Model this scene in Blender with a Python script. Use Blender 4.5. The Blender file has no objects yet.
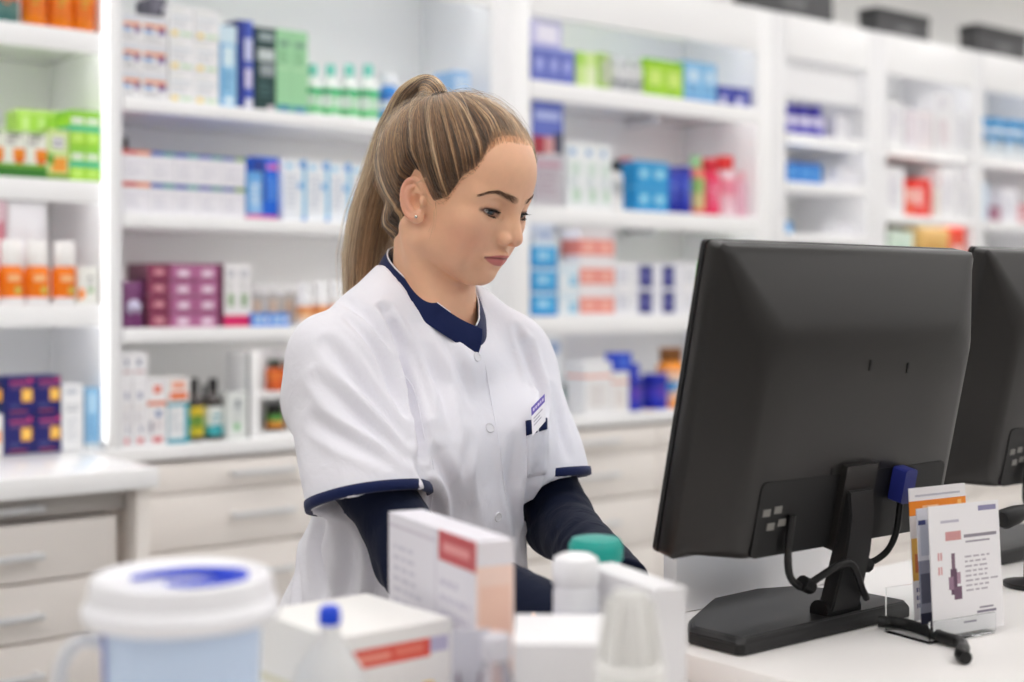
import bpy, bmesh, math, random
import numpy as np
from mathutils import Vector, Matrix
from mathutils.bvhtree import BVHTree

SC = bpy.context.scene
COL = SC.collection
RAD = math.radians
rng = random.Random(7)

# ------------------------------------------------------------------ camera geometry
CAM_Z = 1.42
ALPHA = RAD(39.5)
CA, SA = math.cos(ALPHA), math.sin(ALPHA)
FPX = 1422.0
CX, HY = 512.0, 300.0            # vanishing centre of the level camera

def c2w(X, Y, z=0.0):
    """camera-axes metres (right, ahead, above the lens) -> world"""
    return Vector((X * CA + Y * SA, -X * SA + Y * CA, CAM_Z + z))

def on_plane(px, py, yw):
    """where the sight line of a photo pixel meets the vertical plane y = yw"""
    q = (px - CX) / FPX
    t = yw / (CA - q * SA)
    return t * (q * CA + SA), CAM_Z + t * (HY - py) / FPX

def on_level(px, py, z):
    t = (z - CAM_Z) * FPX / (HY - py)
    q = (px - CX) / FPX
    return t * (q * CA + SA), t * (CA - q * SA)

def at_depth(px, py, Y):
    return c2w((px - CX) / FPX * Y, Y, (HY - py) / FPX * Y)

# ------------------------------------------------------------------ materials
def lin(c):
    if isinstance(c, str):
        c = tuple(int(c[i:i + 2], 16) for i in (0, 2, 4))
    o = []
    for v in c[:3]:
        v = v / 255.0
        o.append(v / 12.92 if v <= 0.04045 else ((v + 0.055) / 1.055) ** 2.4)
    return (*o, 1.0)

_M = {}
def mat(color, rough=0.5, metal=0.0, spec=0.5, trans=0.0, ior=1.45, alpha=1.0, coat=0.0, emit=None, estr=0.0, bump=None, sss=0.0, var=0.0):
    key = (str(color), rough, metal, spec, trans, ior, alpha, coat, str(emit), estr, bump, sss, var)
    if key in _M:
        return _M[key]
    m = bpy.data.materials.new('mat_%03d' % len(_M))
    m.use_nodes = True
    nt = m.node_tree
    b = nt.nodes['Principled BSDF']
    b.inputs['Base Color'].default_value = lin(color)
    b.inputs['Roughness'].default_value = rough
    b.inputs['Metallic'].default_value = metal
    b.inputs['Specular IOR Level'].default_value = spec
    b.inputs['Transmission Weight'].default_value = trans
    b.inputs['IOR'].default_value = ior
    b.inputs['Alpha'].default_value = alpha
    b.inputs['Coat Weight'].default_value = coat
    if sss:
        b.inputs['Subsurface Weight'].default_value = sss
        b.inputs['Subsurface Radius'].default_value = (1.0, 0.4, 0.2)
        b.inputs['Subsurface Scale'].default_value = 0.006
    if emit:
        b.inputs['Emission Color'].default_value = lin(emit)
        b.inputs['Emission Strength'].default_value = estr
    if var or bump:
        tc = nt.nodes.new('ShaderNodeTexCoord')
        nz = nt.nodes.new('ShaderNodeTexNoise')
        nz.inputs['Scale'].default_value = (bump or (40.0, 0))[0]
        nz.inputs['Detail'].default_value = 4.0
        nt.links.new(tc.outputs['Object'], nz.inputs['Vector'])
        if bump:
            bp = nt.nodes.new('ShaderNodeBump')
            bp.inputs['Strength'].default_value = bump[1]
            bp.inputs['Distance'].default_value = bump[2] if len(bump) > 2 else 0.002
            nt.links.new(nz.outputs['Fac'], bp.inputs['Height'])
            nt.links.new(bp.outputs['Normal'], b.inputs['Normal'])
        if var:
            mx = nt.nodes.new('ShaderNodeMix'); mx.data_type = 'RGBA'
            c = lin(color)
            mx.inputs[6].default_value = tuple(v * (1 - var) for v in c[:3]) + (1,)
            mx.inputs[7].default_value = tuple(min(1, v * (1 + var)) for v in c[:3]) + (1,)
            nt.links.new(nz.outputs['Fac'], mx.inputs[0])
            nt.links.new(mx.outputs[2], b.inputs['Base Color'])
    _M[key] = m
    return m

# ------------------------------------------------------------------ objects
def obj(name, me, parent=None, loc=None, mats=None, smooth=False):
    if isinstance(me, bmesh.types.BMesh):
        bm = me
        me = bpy.data.meshes.new(name)
        bmesh.ops.recalc_face_normals(bm, faces=bm.faces[:])
        bm.to_mesh(me); bm.free()
    if mats is not None:
        if not isinstance(mats, (list, tuple)):
            mats = [mats]
        for m in mats:
            me.materials.append(m)
    if smooth is True:
        for p in me.polygons:
            p.use_smooth = True
    elif smooth:
        me.shade_auto = None if False else None
    o = bpy.data.objects.new(name, me)
    COL.objects.link(o)
    if parent is not None:
        o.parent = parent
    if loc is not None:
        o.location = loc
    return o

def auto_smooth(o, deg=40):
    me = o.data
    for p in me.polygons:
        p.use_smooth = True
    me.set_sharp_from_angle(angle=RAD(deg))
    return o

def tag(o, label=None, cat=None, group=None, kind=None):
    if label: o['label'] = label
    if cat: o['category'] = cat
    if group: o['group'] = group
    if kind: o['kind'] = kind
    return o

def empty(name, loc=(0, 0, 0), rz=0.0):
    o = bpy.data.objects.new(name, None)
    o.empty_display_size = 0.05
    COL.objects.link(o)
    o.location = loc
    o.rotation_euler = (0, 0, rz)
    return o

def bx(bm, x0, y0, z0, x1, y1, z1, mi=0, bev=0.0, M=None):
    """a box added to a bmesh"""
    g = bmesh.ops.create_cube(bm, size=1.0)
    vs = g['verts']
    for v in vs:
        v.co = Vector((x0 + (v.co.x + .5) * (x1 - x0), y0 + (v.co.y + .5) * (y1 - y0), z0 + (v.co.z + .5) * (z1 - z0)))
    fs = list({f for v in vs for f in v.link_faces})
    if bev:
        es = list({e for v in vs for e in v.link_edges})
        r = bmesh.ops.bevel(bm, geom=es, offset=bev, segments=2, affect='EDGES', profile=0.5)
        fs = list({f for v in r['verts'] for f in v.link_faces} | {f for f in fs if f.is_valid})
    vv = {v for f in fs for v in f.verts}
    for f in fs:
        f.material_index = mi
    if M is not None:
        for v in vv:
            v.co = M @ v.co
    return fs

def box_obj(name, x0, y0, z0, x1, y1, z1, m, parent=None, bev=0.0):
    bm = bmesh.new()
    bx(bm, x0, y0, z0, x1, y1, z1, 0, bev)
    o = obj(name, bm, parent, mats=m)
    if bev:
        auto_smooth(o, 35)
    return o

def lathe_bm(bm, prof, n=24, mi=None, M=None, cap0=True, cap1=True, sx=1.0, sy=1.0):
    """surface of revolution about z; prof = [(r, z)], mi = material per band"""
    rings = []
    for r, z in prof:
        ring = []
        for i in range(n):
            a = 2 * math.pi * i / n
            v = Vector((r * math.cos(a) * sx, r * math.sin(a) * sy, z))
            ring.append(bm.verts.new(M @ v if M is not None else v))
        rings.append(ring)
    for k in range(len(rings) - 1):
        for i in range(n):
            f = bm.faces.new((rings[k][i], rings[k][(i + 1) % n], rings[k + 1][(i + 1) % n], rings[k + 1][i]))
            f.smooth = True
            if mi is not None:
                f.material_index = mi[k] if isinstance(mi, (list, tuple)) else mi
    if cap0:
        f = bm.faces.new(rings[0][::-1])
        if mi is not None: f.material_index = mi[0] if isinstance(mi, (list, tuple)) else mi
    if cap1:
        f = bm.faces.new(rings[-1])
        if mi is not None: f.material_index = mi[-1] if isinstance(mi, (list, tuple)) else mi
    return bm

def lathe(name, prof, m, parent=None, n=24, mi=None, loc=None, **k):
    bm = bmesh.new()
    lathe_bm(bm, prof, n, mi, **k)
    o = obj(name, bm, parent, loc, m)
    return auto_smooth(o, 42)

def tube_bm(bm, pts, r, n=10, mi=0, closed=False):
    pts = [Vector(p) for p in pts]
    rs = r if isinstance(r, (list, tuple)) else [r] * len(pts)
    rings = []
    up = Vector((0.13, 0.21, 0.97)).normalized()
    m = len(pts)
    for i, p in enumerate(pts):
        a = pts[(i - 1) % m] if closed else pts[max(i - 1, 0)]
        b = pts[(i + 1) % m] if closed else pts[min(i + 1, m - 1)]
        t = (b - a).normalized()
        s = t.cross(up)
        if s.length < 1e-3: s = t.cross(Vector((1, 0, 0)))
        s.normalize(); q = s.cross(t).normalized()
        rings.append([bm.verts.new(p + (s * math.cos(2 * math.pi * j / n) + q * math.sin(2 * math.pi * j / n)) * rs[i]) for j in range(n)])
    for k in range(m if closed else m - 1):
        A, B = rings[k], rings[(k + 1) % m]
        for j in range(n):
            f = bm.faces.new((A[j], A[(j + 1) % n], B[(j + 1) % n], B[j])); f.smooth = True; f.material_index = mi
    if not closed:
        bm.faces.new(rings[0][::-1]).material_index = mi
        bm.faces.new(rings[-1]).material_index = mi
    return bm

def tube(name, pts, r, m, parent=None, n=10, closed=False):
    bm = bmesh.new()
    tube_bm(bm, pts, r, n, 0, closed)
    o = obj(name, bm, parent, mats=m)
    return auto_smooth(o, 50)

def catmull(pts, per=8):
    pts = [np.array(p, float) for p in pts]
    P = [2 * pts[0] - pts[1]] + pts + [2 * pts[-1] - pts[-2]]
    out = []
    for i in range(1, len(P) - 2):
        for k in range(per):
            t = k / per
            out.append(0.5 * ((2 * P[i]) + (-P[i - 1] + P[i + 1]) * t + (2 * P[i - 1] - 5 * P[i] + 4 * P[i + 1] - P[i + 2]) * t * t
                              + (-P[i - 1] + 3 * P[i] - 3 * P[i + 1] + P[i + 2]) * t ** 3))
    out.append(pts[-1])
    return out

def prism_bm(bm, outline, y0, y1, mi=0):
    """outline in (x, z) extruded along y"""
    A = [bm.verts.new((x, y0, z)) for x, z in outline]
    B = [bm.verts.new((x, y1, z)) for x, z in outline]
    n = len(outline)
    bm.faces.new(A).material_index = mi
    bm.faces.new(B[::-1]).material_index = mi
    for i in range(n):
        bm.faces.new((A[i], B[i], B[(i + 1) % n], A[(i + 1) % n])).material_index = mi
    return bm

# ------------------------------------------------------------------ implicit surfaces
class Field:
    def __init__(s, lo, hi, h):
        s.lo = np.array(lo, np.float32); s.h = h
        s.n = [int(math.ceil((hi[i] - lo[i]) / h)) + 1 for i in range(3)]
        s.ax = [s.lo[i] + h * np.arange(s.n[i], dtype=np.float32) for i in range(3)]
        s.D = np.full(s.n, 9.0, np.float32)

    def _sl(s, bb):
        if bb is None:
            sl = [slice(0, s.n[i]) for i in range(3)]
        else:
            sl = []
            for i in range(3):
                a = int(math.floor((bb[0][i] - s.lo[i]) / s.h)); b = int(math.ceil((bb[1][i] - s.lo[i]) / s.h)) + 1
                sl.append(slice(max(a, 0), max(min(b, s.n[i]), 0)))
        P = np.meshgrid(*[s.ax[i][sl[i]] for i in range(3)], indexing='ij', sparse=True)
        return tuple(sl), P

    def add(s, fn, k=0.0, bb=None):
        sl, P = s._sl(bb)
        d = fn(*P); a = s.D[sl]
        if a.size == 0: return
        s.D[sl] = smin(a, d, k)

    def sub(s, fn, k=0.0, bb=None):
        sl, P = s._sl(bb)
        d = fn(*P); a = s.D[sl]
        if a.size == 0: return
        s.D[sl] = -smin(-a, d, k)

    def disp(s, fn, bb=None):
        sl, P = s._sl(bb)
        s.D[sl] += fn(*P)

    def mesh(s):
        return surface_nets(s.D, s.lo, s.h)

def smin(a, b, k):
    if k <= 0:
        return np.minimum(a, b)
    h = np.clip(0.5 + 0.5 * (b - a) / k, 0, 1)
    return b + (a - b) * h - k * h * (1 - h)

def ell(c, r, R=None, fold=False):
    """ellipsoid; R = 3x3 whose rows are the local axes; fold mirrors across y = 0"""
    def f(x, y, z):
        if fold: y = np.abs(y)
        x, y, z = x - c[0], y - c[1], z - c[2]
        if R is not None:
            x, y, z = (R[0][0] * x + R[0][1] * y + R[0][2] * z, R[1][0] * x + R[1][1] * y + R[1][2] * z, R[2][0] * x + R[2][1] * y + R[2][2] * z)
        a, b, d = x / r[0], y / r[1], z / r[2]
        k0 = np.sqrt(a * a + b * b + d * d)
        k1 = np.sqrt((a / r[0]) ** 2 + (b / r[1]) ** 2 + (d / r[2]) ** 2) + 1e-9
        return k0 * (k0 - 1) / k1
    return f

def rcone(a, b, ra, rb, fold=False):
    a = np.array(a, float); b = np.array(b, float); v = b - a; L2 = float(v @ v)
    def f(x, y, z):
        if fold: y = np.abs(y)
        px, py, pz = x - a[0], y - a[1], z - a[2]
        t = np.clip((px * v[0] + py * v[1] + pz * v[2]) / L2, 0, 1)
        return np.sqrt((px - t * v[0]) ** 2 + (py - t * v[1]) ** 2 + (pz - t * v[2]) ** 2) - (ra + (rb - ra) * t)
    return f

def bb_of(pts, r, fold=False):
    P = np.array(pts, float)
    lo, hi = P.min(0) - r, P.max(0) + r
    if fold:
        m = max(abs(lo[1]), abs(hi[1])); lo[1], hi[1] = -m, m
    return lo, hi

def surface_nets(D, lo, h):
    s = D < 0
    n = D.shape
    c8 = [(i, j, k) for i in (0, 1) for j in (0, 1) for k in (0, 1)]
    cnt = np.zeros([m - 1 for m in n], np.int8)
    for i, j, k in c8:
        cnt += s[i:n[0] - 1 + i, j:n[1] - 1 + j, k:n[2] - 1 + k]
    mask = (cnt > 0) & (cnt < 8)
    idx = np.argwhere(mask)
    V = {c: D[idx[:, 0] + c[0], idx[:, 1] + c[1], idx[:, 2] + c[2]] for c in c8}
    acc = np.zeros((len(idx), 3)); w = np.zeros(len(idx))
    for a in c8:
        for ax in range(3):
            if a[ax] == 0:
                b = list(a); b[ax] = 1; b = tuple(b)
                va, vb = V[a], V[b]
                cr = (va < 0) != (vb < 0)
                t = np.where(cr, va / np.where(cr, va - vb, 1), 0)
                p = np.array(a, float)[None, :].repeat(len(idx), 0)
                p[:, ax] += t
                acc += p * cr[:, None]; w += cr
    pos = lo[None, :] + h * (idx + acc / w[:, None])
    vid = np.full(mask.shape, -1, np.int64)
    vid[mask] = np.arange(len(idx))
    quads = []
    for ax in range(3):
        u, v = (ax + 1) % 3, (ax + 2) % 3
        sa = [slice(None)] * 3; sb = [slice(None)] * 3
        sa[ax] = slice(0, n[ax] - 1); sb[ax] = slice(1, n[ax])
        for q in (u, v):
            sa[q] = slice(1, n[q] - 1); sb[q] = slice(1, n[q] - 1)
        A, B = s[tuple(sa)], s[tuple(sb)]
        e = np.argwhere(A != B)
        ins = A[A != B]
        e2 = e.copy(); e2[:, u] += 1; e2[:, v] += 1
        def cell(du, dv):
            t = e2.copy(); t[:, u] += du; t[:, v] += dv
            return vid[t[:, 0], t[:, 1], t[:, 2]]
        q = np.stack([cell(-1, -1), cell(0, -1), cell(0, 0), cell(-1, 0)], 1)
        q[~ins] = q[~ins][:, ::-1]
        quads.append(q)
    return pos, np.concatenate(quads)

def np_mesh(name, pos, quads):
    me = bpy.data.meshes.new(name)
    me.vertices.add(len(pos)); me.vertices.foreach_set('co', np.asarray(pos, np.float32).ravel())
    k = quads.shape[1]
    me.loops.add(len(quads) * k); me.loops.foreach_set('vertex_index', np.asarray(quads, np.int32).ravel())
    me.polygons.add(len(quads))
    me.polygons.foreach_set('loop_start', np.arange(0, len(quads) * k, k, dtype=np.int32))
    me.polygons.foreach_set('use_smooth', np.ones(len(quads), bool))
    me.update(calc_edges=True); me.validate()
    return me

def paint(me, rgb, name='Col'):
    a = me.color_attributes.new(name, 'FLOAT_COLOR', 'POINT')
    c = np.ones((len(me.vertices), 4), np.float32); c[:, :3] = rgb
    a.data.foreach_set('color', c.ravel())

def smooth_np(pos, quads, it=1, f=0.5, mask=None):
    e = np.concatenate([quads[:, [i, (i + 1) % 4]] for i in range(4)])
    for _ in range(it):
        acc = np.zeros_like(pos); n = np.zeros(len(pos))
        for a, b in ((0, 1), (1, 0)):
            np.add.at(acc, e[:, a], pos[e[:, b]]); np.add.at(n, e[:, a], 1)
        t = acc / np.maximum(n, 1)[:, None] - pos
        if mask is not None: t *= mask[:, None]
        pos = pos + f * t
    return pos
# ================================================================== THE ROOM
YF = 3.22                         # front plane of the wall shelving
YB = YF + 0.37                    # back wall
ROOM_X0, ROOM_X1, ROOM_Y0, CEIL = -3.0, 7.6, -3.4, 3.0
WALL_M = mat((244, 244, 243), 0.7, bump=(60, 0.05))
WHITE = mat((246, 246, 247), 0.32)
WHITE_GLOSS = mat((247, 247, 248), 0.18)
PALE = mat((236, 236, 238), 0.42)
BACKP = mat((240, 240, 239), 0.5)
CREAM = mat((236, 230, 225), 0.45, bump=(120, 0.03))
STEEL = mat((222, 223, 225), 0.42, 0.55)
DARK = mat((30, 31, 33), 0.5)

def struct(name, bm_or, m):
    o = obj(name, bm_or, None, mats=m); o['kind'] = 'structure'; return o
def slab(name, *a, m=WALL_M):
    bm = bmesh.new(); bx(bm, *a); return struct(name, bm, m)

def floor_mat():
    m = bpy.data.materials.new('floor_tiles'); m.use_nodes = True
    nt = m.node_tree; b = nt.nodes['Principled BSDF']
    tc = nt.nodes.new('ShaderNodeTexCoord'); br = nt.nodes.new('ShaderNodeTexBrick')
    br.offset = 0.0; br.inputs['Scale'].default_value = 1.0
    br.inputs['Brick Width'].default_value = 0.6; br.inputs['Row Height'].default_value = 0.6; br.inputs['Mortar Size'].default_value = 0.003
    br.inputs['Color1'].default_value = lin((186, 184, 180)); br.inputs['Color2'].default_value = lin((180, 178, 174)); br.inputs['Mortar'].default_value = lin((150, 148, 145))
    nt.links.new(tc.outputs['Object'], br.inputs['Vector']); nt.links.new(br.outputs['Color'], b.inputs['Base Color'])
    b.inputs['Roughness'].default_value = 0.22
    return m
slab('floor', ROOM_X0, ROOM_Y0, -0.1, ROOM_X1, YB + .1, 0.0, m=floor_mat())
slab('ceiling', ROOM_X0, ROOM_Y0, CEIL, ROOM_X1, YB + .1, CEIL + .1)
slab('wall_back', ROOM_X0, YB, 0, ROOM_X1, YB + .1, CEIL)
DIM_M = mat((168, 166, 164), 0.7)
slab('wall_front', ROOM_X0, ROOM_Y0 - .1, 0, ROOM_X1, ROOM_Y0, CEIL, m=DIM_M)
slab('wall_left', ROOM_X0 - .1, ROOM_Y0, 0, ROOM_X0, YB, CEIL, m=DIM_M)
slab('wall_right', ROOM_X1, ROOM_Y0, 0, ROOM_X1 + .1, YB, CEIL)

# unseen ceiling light panels, rows added to brighten the shelving and fronts
LIGHT_STR = 5.0
k_ = 0
for ix, x in enumerate((-1.6, 0.4, 2.4, 4.4, 6.4)):
    for iy, y in enumerate((-2.7, -1.3, 0.75, 2.3)):
        t = empty('unseen_ceiling_light', (x, y, CEIL))
        bm = bmesh.new()
        for a in ((-.62, -.32, .62, -.30), (-.62, .30, .62, .32), (-.62, -.30, -.60, .30), (.60, -.30, .62, .30)):
            bx(bm, a[0], a[1], -0.035, a[2], a[3], -0.001)
        obj('light_frame', bm, t, mats=WHITE)
        bm = bmesh.new(); bx(bm, -.60, -.30, -.022, .60, .30, -.004)
        obj('diffuser', bm, t, mats=mat((255, 255, 255), .5, emit=(255, 253, 252), estr=LIGHT_STR))
        tag(t, 'unseen white ceiling light panel added to light the pharmacy', 'ceiling light', 'unseen ceiling light panels')

# ------------------------------------------------------------------ wall shelving
TOP_Z, OPEN_Z = 2.42, 2.268
def shelf_unit(name, label, x0, x1, shelves, depth=0.36, side=0.022, thick=0.028, lit=False, base_z=1.05, top=TOP_Z, open_z=OPEN_Z, post0=0.0, post1=0.0, drop=None, led_side=False, group=None, lip=0.0):
    """one bay of shelving standing on its base; x0..x1 is the clear opening"""
    t = empty(name, (x0, YF, base_z))
    tag(t, label, 'shelving unit', group)
    H = top - base_z; W = x1 - x0
    box_obj('back_panel', -post0, depth - .012, 0, W + post1, depth, H, BACKP, t)
    for a, b in ((-(post0 or side), 0), (W, W + (post1 or side))):
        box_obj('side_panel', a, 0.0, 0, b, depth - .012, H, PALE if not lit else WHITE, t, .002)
    box_obj('fascia', 0, -0.004, open_z - base_z, W, .018, H, WHITE, t, .002)
    box_obj('top_panel', 0, .018, H - .02, W, depth - .012, H, WHITE, t)
    if drop:
        box_obj('fascia_board', 0, .03, drop - base_z, W, .045, open_z - base_z, PALE, t)
    for i, z in enumerate(shelves):
        box_obj('shelf', .001, .004, z - base_z - (thick if i < len(shelves) else .02), W - .001, depth - .013, z - base_z, WHITE_GLOSS if lit else WHITE, t, .0015)
        if lip:
            box_obj('shelf_front', .001, -.006, z - base_z - lip, W - .001, .004, z - base_z, WHITE_GLOSS, t, .0015)
        if lit:
            box_obj('led_or_fill_strip', .02, .03, z - base_z - thick - .012, W - .02, .05, z - base_z - thick - .0005, mat((255, 255, 255), .4, emit=(252, 252, 252), estr=LED), t)
            for bxx in (W * .30, W * .72):
                bm = bmesh.new(); bx(bm, bxx - .008, .20, z - base_z - thick - .03, bxx + .008, depth - .013, z - base_z - thick - .0005, 0, .002)
                obj('bracket', bm, t, mats=STEEL)
    if not lit and lip:  # plain bays: hidden fill strips, added to brighten the shelf interiors
        for z in shelves:
            box_obj('led_or_fill_strip', .03, .012, z - base_z - thick - .0040, W - .03, .018, z - base_z - thick - .0008, mat((255, 255, 255), .4, emit=(255, 252, 248), estr=FILL_STR), t)
    if lit or lip:
        box_obj('led_or_fill_strip', .02, .022, open_z - base_z + .034, W - .02, .045, open_z - base_z + .048, mat((255, 255, 255), .4, emit=(252, 252, 252), estr=LED), t)  # an LED in the lit bays, an added fill light in the others
    if led_side:
        box_obj('led_or_fill_strip', W - .013, -.0125, .02, W - .0005, -.0061, H - .02, mat((255, 255, 255), .4, emit=(252, 252, 252), estr=1.0), t)
    return t
LED = 3.6
FILL_STR = 11.0  # strength of the added fill strips

# x where each bay starts and ends, read from the photo on the front plane
def X(px, yw=YF): return on_plane(px, 300, yw)[0]
def Z(px, py, yw=YF): return on_plane(px, py, yw)[1]
XL1 = X(106); XM0 = X(122); XM1 = X(491); XR0 = X(530); XR1 = X(757); X40 = X(786); X41 = X(867); X50 = X(886); X51 = X(973); X60 = X(983); X61 = X(983) + (X51 - X50)
ZL = [2.052, 1.700, 1.410]
ZM = [1.908, 1.628, 1.352]
ZR = [2.075, 1.702, 1.372]
Z4 = [2.005, 1.835, 1.655, 1.44, 1.24]
Z5 = [2.003, 1.742, 1.545, 1.29]
Z6 = [2.005, 1.742, 1.545, 1.29]
BASE_Z = 1.065
W_L = 1.0
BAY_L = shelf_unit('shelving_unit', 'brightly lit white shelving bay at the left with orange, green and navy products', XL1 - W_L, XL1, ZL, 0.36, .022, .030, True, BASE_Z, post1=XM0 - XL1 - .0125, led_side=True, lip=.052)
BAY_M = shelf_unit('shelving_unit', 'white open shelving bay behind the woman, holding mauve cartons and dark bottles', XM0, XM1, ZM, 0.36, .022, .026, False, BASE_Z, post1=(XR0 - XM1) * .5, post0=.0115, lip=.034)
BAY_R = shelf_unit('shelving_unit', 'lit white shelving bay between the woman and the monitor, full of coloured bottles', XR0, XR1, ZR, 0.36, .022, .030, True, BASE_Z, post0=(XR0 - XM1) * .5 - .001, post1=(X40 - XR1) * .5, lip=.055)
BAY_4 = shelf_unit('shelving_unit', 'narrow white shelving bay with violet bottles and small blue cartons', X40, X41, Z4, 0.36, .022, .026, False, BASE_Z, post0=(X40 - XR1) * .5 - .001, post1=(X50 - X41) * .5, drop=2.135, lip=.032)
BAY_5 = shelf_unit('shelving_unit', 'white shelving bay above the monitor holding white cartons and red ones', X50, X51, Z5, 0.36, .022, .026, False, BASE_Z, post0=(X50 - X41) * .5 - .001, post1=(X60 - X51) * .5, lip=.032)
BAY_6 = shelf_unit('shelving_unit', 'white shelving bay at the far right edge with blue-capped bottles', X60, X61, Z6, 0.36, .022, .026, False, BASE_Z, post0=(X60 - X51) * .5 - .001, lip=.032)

# ------------------------------------------------------------------ base cabinets
def bar_handle(parent, xc, z, L, y):
    bm = bmesh.new()
    bx(bm, xc - L / 2, y - .034, z - .007, xc + L / 2, y - .022, z + .007, 0, .003)
    for s in (-1, 1):
        bx(bm, xc + s * (L / 2 - .012) - .006, y - .024, z - .006, xc + s * (L / 2 - .012) + .006, y + .001, z + .006, 0, .002)
    return auto_smooth(obj('handle', bm, parent, mats=STEEL), 40)
def base_cabinet(label, x0, x1, yf, yb, ztop, cols, fronts, hx=None, hl=.2, rec=0.0):
    t = empty('base_cabinet', (x0, yf, 0)); tag(t, label, 'base cabinet')
    W = x1 - x0; D = yb - yf
    box_obj('carcass', 0, .022, .10, W, D, ztop, CREAM, t, .001)
    box_obj('plinth', .02, .06, 0, W - .02, D, .10, mat((150, 148, 146), .5), t)
    for c in range(cols):
        a, b = W * c / cols, W * (c + 1) / cols
        z1 = ztop - rec
        for h in fronts:
            z0 = z1 - h
            d = box_obj('drawer', a + .002, .0, z0 + .004, b - .002, .021, z1 - .002, CREAM, t, .002)
            bar_handle(d, (a + b) / 2 if hx is None else a + hx, z0 + h * .56, hl, 0.0)
            z1 = z0
    return t
MB_TOP = 1.018
base_cabinet('cream base cabinet with wide drawers directly behind the woman', XM0 - .05, XR0 - .08, YF + .002, YB - .002, MB_TOP, 2, (.076, .142, .160, .160, .160, .150), (X(228) + X(291)) / 2 - (XM0 - .05), X(291) - X(228))
base_cabinet('cream base cabinet with drawers between the woman and the monitor', XR0 - .078, X40 - .02, YF + .002, YB - .002, MB_TOP, 2, (.076, .142, .160, .160, .160, .150), None, .24)
base_cabinet('cream base cabinet with drawers behind the monitors', X40 - .018, X61, YF + .002, YB - .002, MB_TOP, 3, (.076, .142, .160, .160, .160, .150), None, .2)
YL = 2.83
XLB = on_plane(150, 490, YL)[0]
wL = 1.30
lb = empty('base_cabinet', (XLB - 1.30, YL, 0)); tag(lb, 'deep cream drawer cabinet standing out under the lit bay at the left', 'base cabinet')
LT = 1.022
wL = 1.30
box_obj('carcass', 0, .10, .10, wL, YB - YL - .002, LT - .001, CREAM, lb)
box_obj('side_panel', wL - .030, 0, 0, wL, .0999, LT - .001, CREAM, lb, .002)
box_obj('side_panel', 0, 0, 0, .030, .0999, LT - .001, CREAM, lb, .002)
box_obj('plinth', .03, .06, 0, wL - .03, .0999, .08, mat((150, 148, 146), .5), lb)
dz = LT - .058
for i, h in enumerate((.122, .122, .122, .122, .122, .122, .120)):
    d = box_obj('drawer', .034, .030, dz - h + .004, wL - .062, .0999, dz - .002, CREAM, lb, .002)
    bar_handle(d, X(40, YL + .03) - .15 - (XLB - wL), dz - h * .52, .30, .030)
    dz -= h
d = box_obj('drawer', .034, .055, LT - .050, wL - .034, .0999, LT - .004, mat((196, 192, 188), .45), lb, .001)  # set-back top drawer; the recess's shade is put into its greyer colour
bar_handle(d, X(40, YL + .055) - .15 - (XLB - wL), LT - .030, .30, .055)

def worktop(label, x0, x1, y0, y1, z0, z1, m=WHITE_GLOSS):
    o = box_obj('worktop', x0, y0, z0, x1, y1, z1, m, None, .002)
    return tag(o, label, 'worktop')
worktop('white worktop slab on the deep cabinet at the left', XLB - 1.32, XLB + .012, YL - .02, YB - .003, LT, BASE_Z - .0005)
worktop('white ledge above the drawers under the middle and right-hand shelving', XLB + .0125, X61, YF - .004, YB - .003, MB_TOP + .012, BASE_Z - .0005)

# dark storage boxes along the top of the shelving
for px0, px1, py, h, lab in ((758, 840, 20, .15, 'dark grey storage box on top of the narrow bay'), (884, 936, 38, .105, 'dark grey storage box on top of the bay of white cartons'), (984, 1034, 54, .125, 'dark grey storage box on top of the bay at the far right')):
    x0, x1 = X(px0), X(px1)
    t = empty('storage_box', (x0, YF + .03, TOP_Z)); tag(t, lab, 'box', 'boxes on top of the shelving')
    W = x1 - x0
    GREY = mat((84, 84, 86), .6)
    box_obj('box_body', 0, 0, 0, W, .085, h - .035, GREY, t, .004)
    box_obj('lid', -.003, -.003, h - .035, W + .003, .088, h, mat((74, 74, 76), .6), t, .006)
    box_obj('label_holder', W * .36, -.004, h * .2, W * .64, .0005, h * .48, mat((112, 112, 114), .5), t, .001)
# ================================================================== PRODUCTS ON THE SHELVES
ORD = ['first', 'second', 'third', 'fourth', 'fifth', 'sixth', 'seventh', 'eighth']
def nth(desc, i, n, where):
    if n == 1: return f'{desc} {where}'
    if n == 2: return f"{desc}, {'left' if i == 0 else 'right'} one {where}"
    return f'{desc}, {ORD[i]} from left {where}'
prng = random.Random(23)
W_, INK = (236, 236, 238), (150, 152, 160)

def text(u0, v0, u1, v1, n, col=INK, fill=.55):
    """rows of short printed bars, too small to read"""
    out = []; h = (v1 - v0) / n
    for k in range(n):
        u = u0; end = u0 + (u1 - u0) * prng.uniform(.6, 1.0)
        while u < end - .02:
            w = min(prng.uniform(.06, .22) * (u1 - u0) + .01, end - u)
            out.append((u, v0 + h * k + h * (1 - fill) / 2, u + w, v0 + h * k + h * (1 + fill) / 2, col)); u += w + .035 * (u1 - u0) + .008
    return out

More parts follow.
